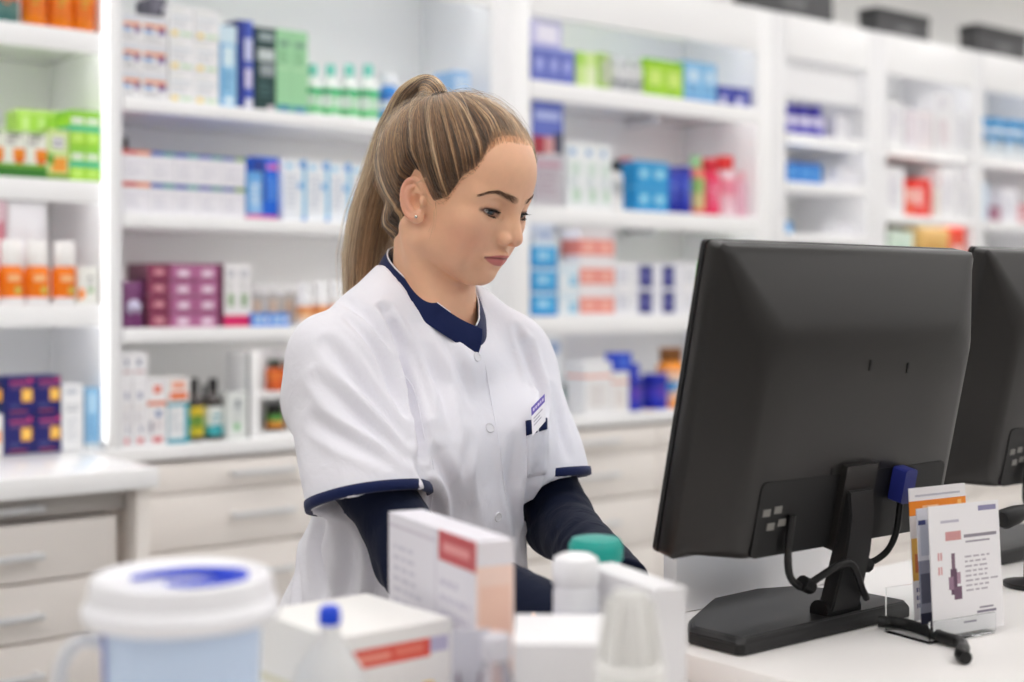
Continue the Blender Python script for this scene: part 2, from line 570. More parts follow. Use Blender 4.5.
def grid_face(bm, O, U, V, w, h, prints, base, mats):
    us = sorted({0.0, 1.0} | {min(1, max(0, p[0])) for p in prints} | {min(1, max(0, p[2])) for p in prints})
    vs = sorted({0.0, 1.0} | {min(1, max(0, p[1])) for p in prints} | {min(1, max(0, p[3])) for p in prints})
    us = [u for i, u in enumerate(us) if i == 0 or u - us[i - 1] > 1e-4]; vs = [v for i, v in enumerate(vs) if i == 0 or v - vs[i - 1] > 1e-4]
    us[-1] = 1.0; vs[-1] = 1.0
    G = [[bm.verts.new(O + U * (u * w) + V * (v * h)) for u in us] for v in vs]
    for j in range(len(vs) - 1):
        for i in range(len(us) - 1):
            cu, cv = (us[i] + us[i + 1]) / 2, (vs[j] + vs[j + 1]) / 2
            mi = base
            for p in prints:
                if p[0] < cu < p[2] and p[1] < cv < p[3]: mi = mats(p[4])
            bm.faces.new((G[j][i], G[j][i + 1], G[j + 1][i + 1], G[j + 1][i])).material_index = mi

def carton_mesh(w, d, h, col, prints=(), side=None, top=None, rough=.4):
    """printed folding carton, origin at the front-left bottom corner, front facing -y"""
    bm = bmesh.new(); ml = []; idx = {}
    def mi(c):
        if c not in idx:
            idx[c] = len(ml); ml.append(mat(c, rough))
        return idx[c]
    b = mi(col)
    X_, Y_, Z_ = Vector((1, 0, 0)), Vector((0, 1, 0)), Vector((0, 0, 1))
    sp = side if side is not None else [p for p in prints if p[0] <= 0 and p[2] >= 1]
    sb = b
    if isinstance(side, tuple): sb, sp = mi(side), []
    grid_face(bm, Vector((0, 0, 0)), X_, Z_, w, h, list(prints), b, mi)
    grid_face(bm, Vector((0, d, 0)), -Y_, Z_, d, h, list(sp), sb, mi)
    grid_face(bm, Vector((w, 0, 0)), Y_, Z_, d, h, list(sp), sb, mi)
    grid_face(bm, Vector((w, d, 0)), -X_, Z_, w, h, [], b, mi)
    grid_face(bm, Vector((0, 0, h)), X_, Y_, w, d, [], mi(top) if top else b, mi)
    grid_face(bm, Vector((0, d, 0)), X_, -Y_, w, d, [], b, mi)
    bmesh.ops.remove_doubles(bm, verts=bm.verts[:], dist=1e-6)
    me = bpy.data.meshes.new('carton'); bm.to_mesh(me); bm.free()
    for m in ml: me.materials.append(m)
    return me
_CM = {}
BAYS = [(XL1 - W_L, XL1), (XM0, XM1), (XR0, XR1), (X40, X41), (X50, X51), (X60, X61)]
def keep_in_bay(x0, x1):
    """slide an item sideways so that it stands clear of the bay's side panels"""
    c = (x0 + x1) / 2
    lo, hi = min(BAYS, key=lambda b: abs(c - (b[0] + b[1]) / 2) - (b[1] - b[0]) / 2)
    s_ = max(0, lo + .003 - x0) - max(0, x1 - hi + .003)
    return x0 + s_, x1 + s_
def carton(x, y, z, w, d, h, col, prints, label, group=None, side=None, top=None, rot=0.0, name='carton', key=None, cat='box'):
    k = None if key is None else (key, round(w, 4), round(d, 4), round(h, 4))
    me = _CM.get(k) if k else None
    if me is None:
        me = carton_mesh(w, d, h, col, prints, side, top)
        if k: _CM[k] = me
    o = obj(name, me, None, (x, y, z)); o.rotation_euler = (0, 0, rot)
    return tag(o, label, cat, group)

SB = 0.018
def row(edges, ytop, zb, col, prints, desc, where, group=None, d=.10, sb=SB, tiers=1, gap=.0012, side=None, top=None, tier_words=None, yref=None, plane=YF, name='carton'):
    """cartons side by side between pixel edges; ytop = pixel of the top edge at the first carton"""
    yp = plane + sb; n = len(edges) - 1
    H = Z(edges[0] if yref is None else yref, ytop, yp) - zb; h = H / tiers
    key = desc + where
    g = group or (desc + ' ' + where if n * tiers > 1 else None)
    out = []
    for t in range(tiers):
        for i in range(n):
            x0, x1 = keep_in_bay(X(edges[i], yp), X(edges[i + 1], yp))
            tw = '' if tiers == 1 else (tier_words or (['bottom', 'top'] if tiers == 2 else ['bottom', 'middle', 'top'] if tiers == 3 else ['bottom', 'second lowest', 'second highest', 'top']))[t] + ' '
            lab = nth(tw + desc, i, n, where)
            w = x1 - x0 - gap
            o = carton(x0, yp + prng.uniform(0, .004), zb + t * h + .0005, w, d, h - .001, col, prints, lab, g, side, top, key=key + str(t if tiers > 1 and prng.random() < 0 else ''), name=name)
            out.append(o)
    return out

def bottle(pxc, pxw, ytop, zb, kind, body, cap, band, desc_label, group=None, sb=.03, plane=YF, art=None, yref=None):
    """a bottle seen from the front; kinds: pill, shoulder, tin, pump, tube"""
    yp = plane + sb
    x0, x1 = keep_in_bay(X(pxc - pxw / 2, yp), X(pxc + pxw / 2, yp)); r = (x1 - x0) / 2; xc = (x0 + x1) / 2
    H = Z(pxc if yref is None else yref, ytop, yp) - zb
    return bottle_at(xc, yp + r, zb, r, H, kind, body, cap, band, desc_label, group, art)

def bottle_at(x, y, zb, r, H, kind, body, cap, band, lab, group=None, art=None, rz=0.0, n=24):
    t = empty('bottle' if kind != 'tin' else 'tin', (x, y, zb + .0005), rz); tag(t, lab, 'bottle' if kind != 'tin' else 'tin', group)
    bm_ = body if isinstance(body, bpy.types.Material) else mat(body, .25)
    cm_ = cap if cap is None or isinstance(cap, bpy.types.Material) else mat(cap, .35)
    if kind == 'pill':
        hb = H * .78
        prof = [(r * .9, 0), (r, H * .02), (r, hb * .84), (r * .93, hb * .92), (r * .72, hb * .97), (r * .70, hb)]
        cp = [(r * .80, hb - .001), (r * .82, hb + H * .01), (r * .82, H * .985), (r * .78, H)]
        l0, l1 = H * .10, hb * .80
    elif kind == 'shoulder':
        hb = H * .82
        prof = [(r * .9, 0), (r, H * .02), (r, H * .58), (r * .92, H * .66), (r * .58, H * .74), (r * .36, H * .79), (r * .34, hb)]
        cp = [(r * .44, hb - .004), (r * .46, hb + .001), (r * .46, H * .985), (r * .42, H)]
        l0, l1 = H * .08, H * .55
    elif kind == 'tube':
        hb = H * .80
        prof = [(r * .95, 0), (r, H * .02), (r, H * .72), (r * .90, hb * .98), (r * .6, hb)]
        cp = [(r * .66, hb - .002), (r * .72, hb + .002), (r * .64, H * .985), (r * .58, H)]
        l0, l1 = H * .12, H * .62
    elif kind == 'pump':
        hb = H * .70
        prof = [(r * .9, 0), (r, H * .02), (r, H * .55), (r * .85, H * .62), (r * .42, H * .66), (r * .40, hb)]
        cp = [(r * .5, hb - .002), (r * .52, hb + .004), (r * .50, hb + H * .10), (r * .22, hb + H * .12), (r * .20, H * .93), (r * .62, H * .94), (r * .62, H)]
        l0, l1 = H * .08, H * .5
    else:
        prof = [(r * .93, 0), (r * .96, H * .006), (r, H * .02), (r, H * .975), (r * .96, H * .99), (r * .90, H * .985)]
        cp = None; l0, l1 = H * .18, H * .8
    lathe('body', prof, bm_, t, n)
    if cp: lathe('cap', cp, cm_, t, n)
    if band is not None:
        bb_ = [band] if not isinstance(band, list) else band
        bm = bmesh.new(); zs = np.linspace(l0, l1, len(bb_) * 2 + 1); ml = [mat(c, .4) for c in bb_]
        pr = [(r * 1.006, l0)]; mi = []
        for k in range(len(bb_)):
            pr.append((r * 1.006, l0 + (l1 - l0) * (k + 1) / len(bb_))); mi.append(k)
        lathe_bm(bm, pr, n, mi, cap0=False, cap1=False)
        # printed bars on the side that faces the room
        if art:
            ml.append(mat(art, .4)); R2 = r * 1.012
            for v0, v1, a0, a1 in ((.62, .72, -.5, .4), (.46, .52, -.45, .1), (.34, .39, -.45, .3), (.22, .27, -.45, -.0)):
                A = [(-math.pi / 2 + a0 + (a1 - a0) * q / 5) for q in range(6)]
                lo = [bm.verts.new((R2 * math.cos(a), R2 * math.sin(a), l0 + (l1 - l0) * v0)) for a in A]
                hi = [bm.verts.new((R2 * math.cos(a), R2 * math.sin(a), l0 + (l1 - l0) * v1)) for a in A]
                for q in range(5): bm.faces.new((lo[q], lo[q + 1], hi[q + 1], hi[q])).material_index = len(ml) - 1
        obj('label_wrap', bm, t, mats=ml)
    return t

# ------------------------------------------------------------------ middle bay
z1, z2, z3, z4 = ZM[0], ZM[1], ZM[2], BASE_Z
ORB = [(.06, .74, .94, .94, (214, 216, 224)), (.08, .56, .94, .70, (226, 132, 62)), (.10, .38, .45, .54, (78, 140, 200)), (.62, .34, .94, .56, (112, 84, 150))] + text(.1, .08, .9, .30, 3)
w = 'on the top shelf of the middle bay'
row([122.5, 142, 168], 12, z1, W_, ORB, 'small white carton with orange and blue print', 'at the bay\'s top left', 'stacked cartons with orange print', d=.09, tiers=3)
row([152, 168], -4, Z(122, 12, YF + .06) + .001, (92, 90, 104), text(.1, .2, .9, .8, 3, (140, 138, 150)), 'dark grey carton lying', 'on the orange-printed stack', d=.09, sb=.05)
GRN = [(.05, .80, .6, .9, (226, 228, 226)), (.1, .06, .36, .22, (232, 208, 110)), (.45, .08, .92, .2, (196, 222, 190)), (.1, .62, .9, .70, (206, 214, 222))] + text(.1, .30, .9, .58, 4, (196, 200, 206))
row([169.5, 195, 220], 4, z1, (238, 238, 240), GRN, 'white carton with faint green and yellow print', 'of the tall stack', 'tall white stacks', d=.10, tiers=3)
LB = [(0, .78, 1, 1, (206, 228, 240)), (.15, .5, .85, .74, (214, 234, 244)), (0, .0, .18, .78, (96, 168, 218)), (.3, .05, .8, .12, (230, 240, 246))] + text(.25, .2, .85, .45, 5, (92, 150, 200))
row([220.5, 237.5], 24, z1, (146, 198, 232), LB, 'light blue carton beside the tall white stack', w, d=.08)
BL = [(.5, 0, 1, 1, (70, 92, 190)), (.45, .55, .95, .8, (196, 200, 232)), (.5, .24, .9, .46, (216, 210, 236)), (.5, .02, .95, .12, (232, 232, 240))]
row([238, 254], 19, z1, (34, 52, 142), BL, 'deep blue carton with pale swirls', w, d=.10, side=(40, 44, 100))
DG = [(.2, .84, .9, .94, (150, 166, 168)), (.15, .60, .95, .74, (196, 206, 206)), (.25, .42, .95, .56, (150, 160, 164)), (.6, 0, .95, .07, (206, 198, 204))] + text(.2, .16, .9, .36, 3, (70, 104, 104))
row([255, 276], 26, z1, (26, 62, 62), DG, 'dark green carton with pale lettering', w, d=.10, side=(26, 30, 34))
LG = [(.2, .80, .85, .86, (110, 150, 130)), (.0, 0, 1, .10, (90, 170, 160)), (.3, .02, .75, .09, (40, 120, 170)), (.1, .52, .9, .56, (176, 220, 176))] + text(.2, .58, .85, .76, 4, (112, 168, 120))
row([276.5, 292, 308.5], 28, z1, (158, 212, 164), LG, 'light green carton', 'beside the dark green one', 'light green cartons', d=.09)
for i, px in enumerate((318, 336, 355, 374)):
    bottle(px, 17.5, 64, z1, 'shoulder', (234, 240, 236), (120, 214, 196), [(90, 200, 120), (226, 238, 230), (226, 238, 230), (40, 186, 116)], nth('white bottle with green shoulder and turquoise cap', i, 4, 'on the top shelf'), 'white and green bottles', art=(90, 196, 110))
bottle(394, 16, 74, z1, 'pill', (66, 146, 222), (230, 234, 240), [(66, 146, 222), (230, 236, 244), (52, 120, 206)], 'blue bottle with white cap behind the ponytail, top shelf', art=(240, 244, 250))
for i, px in enumerate((462,)):
    row([454, 470], 70, z1, (150, 190, 232), text(.1, .2, .9, .9, 5, (230, 238, 246)), 'pale blue carton above the crown of the woman\'s head', '', d=.10)
# second shelf
w = 'on the second shelf, middle bay'
edges = [122.5, 151, 175, 199, 223, 246]
for t in range(2):
    H2 = (Z(122.5, 149, YF + SB) - z2) / 2
    for i, (cap_c, c2) in enumerate((((208, 72, 54), (236, 150, 110)), ((44, 84, 178), (60, 150, 160)), ((40, 78, 176), (80, 160, 170)), ((64, 80, 178), (56, 140, 150)), ((74, 96, 170), (120, 160, 96)))):
        yp = YF + SB; x0, x1 = X(edges[i], yp), X(edges[i + 1], yp)
        pr = [(0, .86, .52, 1, cap_c), (.52, .86, 1, 1, c2), (.06, .64, .94, .68, (206, 200, 216)), (.80, .1, .84, .6, (214, 208, 222))] + text(.1, .14, .75, .58, 5, (206, 204, 216))
        cn = ['red and orange', 'blue and teal', 'deep blue', 'violet-blue and teal', 'blue and olive'][i]
        carton(x0, yp, z2 + .0005 + t * H2, x1 - x0 - .0012, .12, H2 - .001, (234, 233, 238), pr, f"white carton with {cn} top band in the {'upper' if t else 'lower'} tier, {ORD[i]} from left", 'white cartons with coloured top bands', top=cap_c)
bottle(126.5, 5, 137, z2 + 2 * H2, 'tube', (44, 44, 48), (30, 30, 32), None, 'tiny black bottle standing on the white cartons at the bay\'s left', sb=.05)
PK = (214, 84, 150)
row([248, 263], 171, z2, (104, 168, 228), [(0, 0, 1, .09, PK), (.2, .12, .9, .8, (150, 196, 238))] + text(.25, .3, .8, .75, 4, (228, 238, 248)), 'small light blue carton with pink foot', 'in front of the big blue one', d=.03, sb=.010)
row([254, 281], 156, z2, (28, 96, 206), [(0, 0, 1, .07, PK), (.45, .12, 1, .95, (24, 110, 222)), (.5, .8, .95, .9, (206, 110, 180)), (.0, .3, .42, .96, (38, 60, 140))] + text(.52, .3, .92, .7, 5, (120, 176, 236)), 'large blue carton with pink foot', w, d=.08, sb=.044)
WB = [(.84, 0, 1, 1, (120, 190, 226)), (.7, .86, 1, .97, (60, 140, 210)), (.1, .84, .4, .92, (150, 204, 234)), (.6, .52, .9, .62, (120, 176, 222)), (.8, 0, 1, .06, (56, 130, 206))] + text(.12, .2, .7, .76, 7, (190, 196, 210))
row([283.5, 307, 330, 352, 374], 158, z2, (232, 236, 242), WB, 'white carton with light blue edge stripe', 'on the second shelf', 'white and light blue cartons', d=.09)
# third shelf
w = 'on the third shelf, middle bay'
t = empty('pouch', (X(122.5) + .006, YF + .012, z3 + .0005)); tag(t, 'crumpled purple pouch with a white oval label on the third shelf', 'pouch')
pw_ = X(148.5) - X(122.5); ph_ = Z(122, 279) - z3
bm = bmesh.new(); nu, nv = 10, 12; G = []
for sgn in (-1, 1):
    for j in range(nv + 1):
        for i in range(nu + 1):
            u, v = i / nu, j / nv
            th = .022 * (math.sin(math.pi * u) ** .6) * (1 - v) ** .5 + .002
            G.append(bm.verts.new((pw_ * (u + .04 * math.sin(7 * v + 2)), .03 + sgn * th * (1 + .15 * math.sin(9 * u + 8 * v)), ph_ * v * (1 - .05 * math.sin(3.1 * u)))))
k = (nu + 1) * (nv + 1)
for s_ in (0, 1):
    for j in range(nv):
        for i in range(nu):
            a = s_ * k + j * (nu + 1) + i
            bm.faces.new((G[a], G[a + 1], G[a + nu + 2], G[a + nu + 1])).smooth = True
ed = [i for i in range(nu + 1)] + [j * (nu + 1) + nu for j in range(1, nv + 1)] + [nv * (nu + 1) + i for i in range(nu - 1, -1, -1)] + [j * (nu + 1) for j in range(nv - 1, 0, -1)]
for q in range(len(ed)):
    a, b = ed[q], ed[(q + 1) % len(ed)]; bm.faces.new((G[a], G[b], G[k + b], G[k + a]))
obj('bag', bm, t, mats=mat((112, 50, 104), .35))
bm = bmesh.new(); lathe_bm(bm, [(.0001, -.002), (.018, -.002), (.018, .001), (.0001, .0012)], 20, M=Matrix.Translation((pw_ * .5, .010, ph_ * .42)) @ Matrix.Rotation(math.pi / 2, 4, 'X') @ Matrix.Diagonal((1, 1.05, 1, 1)))
tag(obj('sticker', bm, t, mats=mat((206, 200, 226), .4)), 'white oval sticker')
MV = [(.3, .15, .8, .62, (214, 178, 204)), (0, .88, 1, 1, (140, 74, 112)), (.36, .22, .72, .5, (232, 214, 228))]
row([148.5, 170], 263, z3, (142, 62, 92), [(.3, .3, .75, .62, (214, 150, 160)), (0, .86, 1, 1, (120, 44, 74))], 'dark mauve carton', 'left column of the mauve stack', 'mauve carton stack', d=.12, tiers=4, side=(122, 70, 92))
row([170.5, 195, 219], 263, z3, (176, 104, 146), MV, 'mauve carton', 'of the paler stack, third shelf', 'mauve carton stack', d=.12, tiers=4)
row([219.5, 224], 264, z3, (96, 32, 66), [], 'thin dark plum slab', 'put in for the dark side of the mauve stack', d=.10)  # slab added in place of a dark side face
row([224.5, 238, 252], 263, z3, (236, 234, 236), [(0, 0, 1, .18, (214, 36, 104)), (.25, .32, .75, .52, (150, 176, 140)), (.2, .78, .8, .9, (196, 196, 202))] + text(.2, .56, .8, .74, 3, (180, 182, 180)), 'white carton with magenta foot', 'beside the mauve stack', 'white and magenta cartons', d=.08)
row([252.5, 270.5, 291], 313, z3, (54, 134, 226), [(.1, .25, .6, .75, (176, 206, 240)), (.7, .3, .95, .7, (230, 236, 246))], 'flat bright blue carton', 'lying at the shelf\'s front edge', 'flat blue cartons', d=.05, sb=.008)
for i, px in enumerate((259, 267, 275, 283, 291, 298)):
    bottle(px, 7.5, 284 + (i % 2) * 2, z3, 'tube', mat((232, 226, 220), .2, trans=.5), (240, 238, 236), None if i % 2 else (214, 190, 168), nth('slim pale bottle', i, 6, 'behind the flat blue cartons'), 'slim pale bottles', sb=.085)
for i, px in enumerate((309, 325, 341)):
    bottle(px, 14.5, 283 - i, z3, 'pill', (238, 238, 240), (240, 240, 242), [(240, 200, 160), (232, 150, 84), (238, 236, 236)], nth('white bottle with orange label', i, 3, 'near the woman\'s shoulder'), 'white bottles with orange labels', sb=.02)
# bottom ledge
w = 'on the ledge, middle bay'
RD = [(.3, .04, .7, .12, (206, 74, 84)), (.1, .55, .9, .6, (226, 222, 222)), (.35, .7, .65, .8, (150, 156, 180)), (.5, .2, .62, .3, (70, 84, 130))] + text(.2, .34, .85, .5, 3, (190, 186, 190))
row([122.5, 133, 148], 353, z4 + (Z(122, 379, YF + SB) - z4), (236, 235, 238), [(.1, .2, .9, .3, (190, 160, 160)), (.3, .5, .6, .75, (120, 128, 150))], 'small white carton with grey print', 'on the red-dotted cartons', d=.07)
row([122.5, 133, 148], 379, z4, (236, 235, 238), RD, 'tall white carton with red dot', 'at the left of the ledge', d=.07)
row([148.5, 167.5], 379, z4, (238, 236, 238), [(0, .60, 1, .66, (226, 116, 60)), (.3, .78, .7, .9, (226, 110, 84)), (.25, .04, .75, .12, (206, 70, 80)), (.4, .42, .7, .52, (90, 120, 170)), (.1, .18, .2, .36, (60, 70, 110))] + text(.2, .2, .85, .38, 3, (200, 190, 196)), 'white carton with thin orange band', w, d=.07)
hA = Z(168, 403, YF + SB) - z4
row([168, 190], 403, z4, (236, 238, 240), [(.78, 0, 1, 1, (20, 158, 178)), (0, 0, 1, .12, (20, 150, 172)), (0, .92, 1, 1, (30, 160, 180)), (0, 0, .05, 1, (30, 150, 170))] + text(.15, .25, .7, .8, 6, (190, 196, 204)), 'white carton framed in teal', w, d=.07)
row([168, 190], 378, z4 + hA, (240, 236, 234), [(.2, .55, .8, .85, (238, 160, 130)), (.1, .1, .9, .42, (232, 120, 70))], 'small white and orange carton on the teal-framed one', '', d=.06)
AMB = mat((38, 26, 22), .12, coat=.6)
for i, (px, bd, art, ds) in enumerate(((198.5, [(206, 190, 40), (120, 160, 60), (226, 200, 50)], (60, 110, 50), 'yellow and green'), (217.5, [(60, 170, 180), (226, 232, 230), (226, 232, 230)], (40, 150, 170), 'white and teal'))):
    bottle(px, 17.5, 379, z4, 'shoulder', AMB, (24, 22, 22), bd, f'dark brown bottle with black cap and {ds} label on the ledge', 'dark brown bottles', art=art)
bottle(207, 10, 385, z4, 'shoulder', AMB, (34, 32, 32), None, 'dark brown bottle half hidden behind two others on the ledge', 'dark brown bottles', sb=.10)
row([228, 248], 393, z4, (226, 230, 228), [(.25, .55, .75, .85, (200, 206, 206)), (.42, .7, .58, .86, (110, 120, 130)), (.3, .2, .6, .34, (120, 190, 130))] + text(.2, .36, .8, .5, 2, (180, 190, 186)), 'whitish carton with a small green mark', w, d=.07)
# small two-tier rack
t = empty('display_rack', (X(254), YF + .03, z4 + .0005)); tag(t, 'small white two-tier display rack on the ledge by the woman\'s sleeve', 'rack')
rw = X(304) - X(254); rh = Z(254, 352, YF + .03) - z4
box_obj('side_panel', 0, .0081, 0, .006, .12, rh, PALE, t); box_obj('post', 0, 0, 0, .006, .008, rh, mat((96, 98, 100), .4), t); box_obj('side_panel', rw - .006, 0, 0, rw, .12, rh, PALE, t)
box_obj('back_panel', .006, .114, 0, rw - .006, .12, rh, PALE, t); box_obj('front_panel', .0061, 0, .0101, .034, .006, rh, WHITE, t)
zs = Z(254, 393, YF + .03) - z4
box_obj('shelf', .0061, .0061, 0, rw - .0061, .1139, .010, WHITE, t); box_obj('shelf', .0341, .0, zs - .016, rw - .0061, .1139, zs, WHITE, t)
bottle(278.5, 15, 360, z4 + zs + .001, 'pill', (196, 84, 34), (34, 60, 50), [(214, 96, 40), (226, 120, 50)], 'orange-brown jar with dark cap on the rack\'s upper tier', sb=.05)
bottle(294, 14, 360, z4 + zs + .001, 'pill', (196, 84, 34), (34, 60, 50), [(214, 96, 40), (226, 120, 50)], 'orange-brown jar on the rack, half behind the white sleeve', sb=.05)
bottle(279, 16, 405, z4 + .0115, 'pill', (40, 34, 30), (30, 30, 30), [(226, 150, 60), (90, 150, 70)], 'dark jar with orange and green label on the rack\'s lower tier', sb=.05)

# ------------------------------------------------------------------ left lit bay
z1, z2, z3, z4 = ZL[0], ZL[1], ZL[2], BASE_Z
ORNG = mat((232, 128, 24), .22, coat=.3)
for i, px in enumerate((38, 64, 88.5)):
    bottle(px, 24.5, -46, z1, 'tin', ORNG, None, [(226, 116, 18), (236, 136, 34), (230, 120, 20)], nth('glossy orange tin', i, 3, 'at the very top left'), 'orange tins', art=(206, 176, 60))
bottle(10, 25, -40, z1, 'tin', mat((70, 112, 108), .25, coat=.3), None, [(78, 120, 114), (226, 90, 40), (84, 124, 118)], 'dark teal tin with orange picture at the top left corner', art=(236, 130, 60))
w = 'on the lit bay\'s second shelf'
GC = [(0, 0, 1, .22, (52, 120, 40)), (0, .22, 1, .30, (120, 180, 60)), (.46, .36, 1, .62, (240, 140, 30)), (.55, .3, .9, .42, (226, 100, 30)), (.2, .86, .8, .94, (120, 130, 110)), (0, .95, 1, 1, (170, 210, 120))] + text(.15, .68, .75, .84, 2, (120, 110, 120))
row([-18, 4, 26, 48], 127, z2, (234, 236, 224), GC, 'green and white carton with orange fruit', w, 'fruit cartons', d=.07, side=(60, 130, 40))
row([48, 70], 128, z2, (206, 226, 150), [(0, 0, 1, .12, (120, 160, 30)), (.2, .16, .9, .44, (240, 160, 60)), (0, .3, .3, .5, (90, 170, 60)), (.2, .6, .8, .86, (236, 236, 236))] + text(.25, .62, .8, .82, 2, (130, 130, 140)), 'yellow-green carton with orange fruit and white panel', w, 'fruit cartons', d=.07, side=(150, 190, 60))
LM = [(0, .80, 1, 1, (150, 214, 70)), (.1, .62, .9, .78, (232, 236, 232)), (0, .40, 1, .56, (70, 196, 160)), (.15, .1, .85, .34, (196, 236, 110))]
row([70.5, 86, 101.5], 109, z2, (168, 222, 60), LM, 'lime carton with teal stripe', 'beside the fruit cartons', 'lime cartons', d=.10, tiers=2)
row([18, 34, 50, 68], 108, z2, (176, 226, 84), [(0, .94, 1, 1, (200, 236, 130)), (.3, .5, .7, .9, (206, 238, 150))], 'tall lime carton', 'standing behind the fruit cartons', 'tall lime cartons', d=.08, sb=.105)
w = 'on the lit bay\'s third shelf'
for i, px in enumerate((-12, 14, 40, 67.5)):
    yp = YF + .03; x0, x1 = X(px - 12.5, yp), X(px + 12.5, yp); r = (x1 - x0) / 2
    H = Z(14, 240, yp) - z3
    t = empty('bottle', ((x0 + x1) / 2, yp + r * .7, z3 + .0005)); tag(t, nth('orange bottle with tall clear white cap', i, 4, 'on the lit bay\'s shelf'), 'bottle', 'orange bottles')
    lathe('base', [(r * .92, 0), (r * .95, H * .01), (r * .95, H * .10), (r * .9, H * .10)], mat((236, 236, 238), .3), t, 24, sy=.7)
    lathe('body', [(r * .9, H * .101), (r, H * .12), (r, H * .50), (r * .93, H * .56), (r * .7, H * .60)], mat((246, 128, 22), .25), t, 24, sy=.7)
    lathe('cap', [(r * .8, H * .601), (r * .84, H * .62), (r * .80, H * .98), (r * .72, H)], mat((240, 238, 236), .3), t, 24, sy=.7)
    bm = bmesh.new()
    bx(bm, -r * .5, -r * .76, H * .36, r * .5, -r * .66, H * .45, 0, .001); bx(bm, r * .1, -r * .74, H * .16, r * .55, -r * .58, H * .27, 1, .001)
    obj('label_wrap', bm, t, mats=[mat((250, 196, 140), .4), mat((206, 196, 90), .4)])
row([79, 98], 266, z3, (234, 234, 228), [(0, .12, .24, .42, (250, 140, 30)), (.24, .18, .36, .36, (250, 150, 40)), (.5, .3, .8, .44, (140, 180, 120)), (.5, .66, .75, .74, (130, 130, 130))] + text(.45, .48, .9, .62, 2), 'white carton with an orange arrow', w, d=.05)
t = empty('price_card', (X(9, YF + .14), YF + .14, z3 + .0005)); tag(t, 'plain white card standing behind the orange bottles', 'card')
ch = Z(9, 203, YF + .14) - z3; cw = X(46, YF + .14) - X(9, YF + .14)
box_obj('card', 0, 0, 0.004, cw, .0015, ch, mat((240, 240, 243), .5), t); box_obj('stand', cw * .2, -.02, 0, cw * .8, .03, .004, PALE, t)
row([-14, 8], 200, z3, (236, 206, 214), [(.62, .3, .8, .8, (206, 30, 80)), (.5, .2, .95, .32, (214, 40, 84))] + text(.1, .4, .5, .8, 3, (190, 100, 130)), 'pale pink carton with crimson stripe', w, d=.05, sb=.15)
w = 'in the navy block on the worktop'
NV = [(.2, .80, .84, .90, (160, 60, 110)), (.22, .68, .78, .75, (110, 70, 120)), (.6, .34, .96, .68, (240, 170, 60)), (.68, .42, .9, .60, (250, 214, 110)), (.84, .82, .96, .96, (206, 60, 120)), (.2, .06, .8, .12, (150, 60, 80))] + text(.2, .18, .7, .32, 2, (84, 86, 140))
row([4, 34, 62], 377, z4, (26, 30, 104), NV, 'navy carton with yellow ball', w, 'navy cartons', d=.10, tiers=2, side=(18, 20, 66))
hN = (Z(4, 377, YF + SB) - z4) / 2
row([-26, 3.5], 415, z4, (238, 236, 234), [(.5, .3, .95, .6, (240, 160, 110))] + text(.1, .3, .5, .8, 3), 'white carton with orange patch', 'left of the navy block', d=.10)
row([-26, 3.5], 379, z4 + Z(-26, 415, YF + SB) - z4, (24, 40, 92), NV[:3], 'dark navy carton lying', 'on the white and orange one', d=.10)
row([62.5, 84.5], 385, z4, (238, 239, 241), [(.2, .86, .7, .93, (190, 196, 206)), (.1, .66, .9, .70, (206, 208, 212)), (.2, .60, .75, .63, (170, 174, 182))] + text(.2, .15, .8, .5, 6, (210, 212, 218)), 'plain white tall carton', 'right of the navy block', d=.06)
row([86, 100], 388, z4, (140, 190, 226), [(.2, .6, .8, .9, (176, 212, 236)), (0, 0, 1, .1, (226, 234, 240))] + text(.2, .2, .8, .55, 5, (96, 150, 200)), 'light blue carton', 'at the end of the left worktop', d=.06)

# ------------------------------------------------------------------ lit bay on the right of the woman
z1, z2, z3, z4 = ZR[0], ZR[1], ZR[2], BASE_Z
w = 'on the right lit bay\'s top shelf'
PB = [(0, .9, 1, 1, (150, 160, 220)), (.2, .3, .8, .7, (140, 150, 216))] + text(.2, .4, .8, .65, 3, (180, 186, 230))
row([533, 548, 561, 575], 45, z1, (98, 110, 190), PB, 'periwinkle blue carton', w, 'periwinkle cartons', d=.08)
row([533, 562], 18, z1 + Z(533, 45, YF + SB) - z1, (206, 204, 236), [(.15, .2, .85, .8, (232, 230, 244)), (0, .0, 1, .08, (160, 160, 214))], 'lilac and white carton lying', 'on the periwinkle cartons', d=.07)
row([577, 597], 51, z1, (206, 232, 150), [(.5, 0, 1, .6, (226, 238, 196)), (0, .6, .4, 1, (170, 220, 90))], 'pale green carton', w, d=.07)
row([598, 611], 52, z1, (176, 200, 130), [(.2, .2, .9, .8, (190, 196, 176)), (0, 0, .3, 1, (150, 200, 60))], 'grey-green carton', w, d=.07)
for i, px in enumerate((618, 630, 641)):
    bottle(px, 10.5, 56 + i, z1, 'tube', (206, 208, 210), (196, 198, 202), [(170, 172, 178), (226, 226, 228)], nth('greyish bottle', i, 3, 'beside the lime cartons'), 'greyish bottles', art=(130, 132, 140))
row([646, 665, 684], 57, z1, (164, 214, 40), [(.2, .3, .85, .7, (206, 234, 120)), (0, .9, 1, 1, (120, 190, 40))] + text(.2, .1, .8, .28, 2, (110, 170, 40)), 'bright lime carton', w, 'bright lime cartons', d=.08)
row([685, 704, 717], 60, z1, (130, 190, 232), [(.2, .5, .8, .8, (200, 224, 244)), (0, 0, 1, .1, (70, 140, 210))] + text(.2, .2, .8, .45, 3, (90, 130, 190)), 'sky blue carton', w, 'sky blue cartons', d=.08)
row([718.5, 733, 751], 85, z1, (40, 52, 160), [(.2, .1, .55, .5, (206, 206, 232)), (.5, .6, .9, .8, (110, 120, 206))], 'small navy carton with white patch', w, 'small navy cartons', d=.08)
w = 'on the right lit bay\'s second shelf'
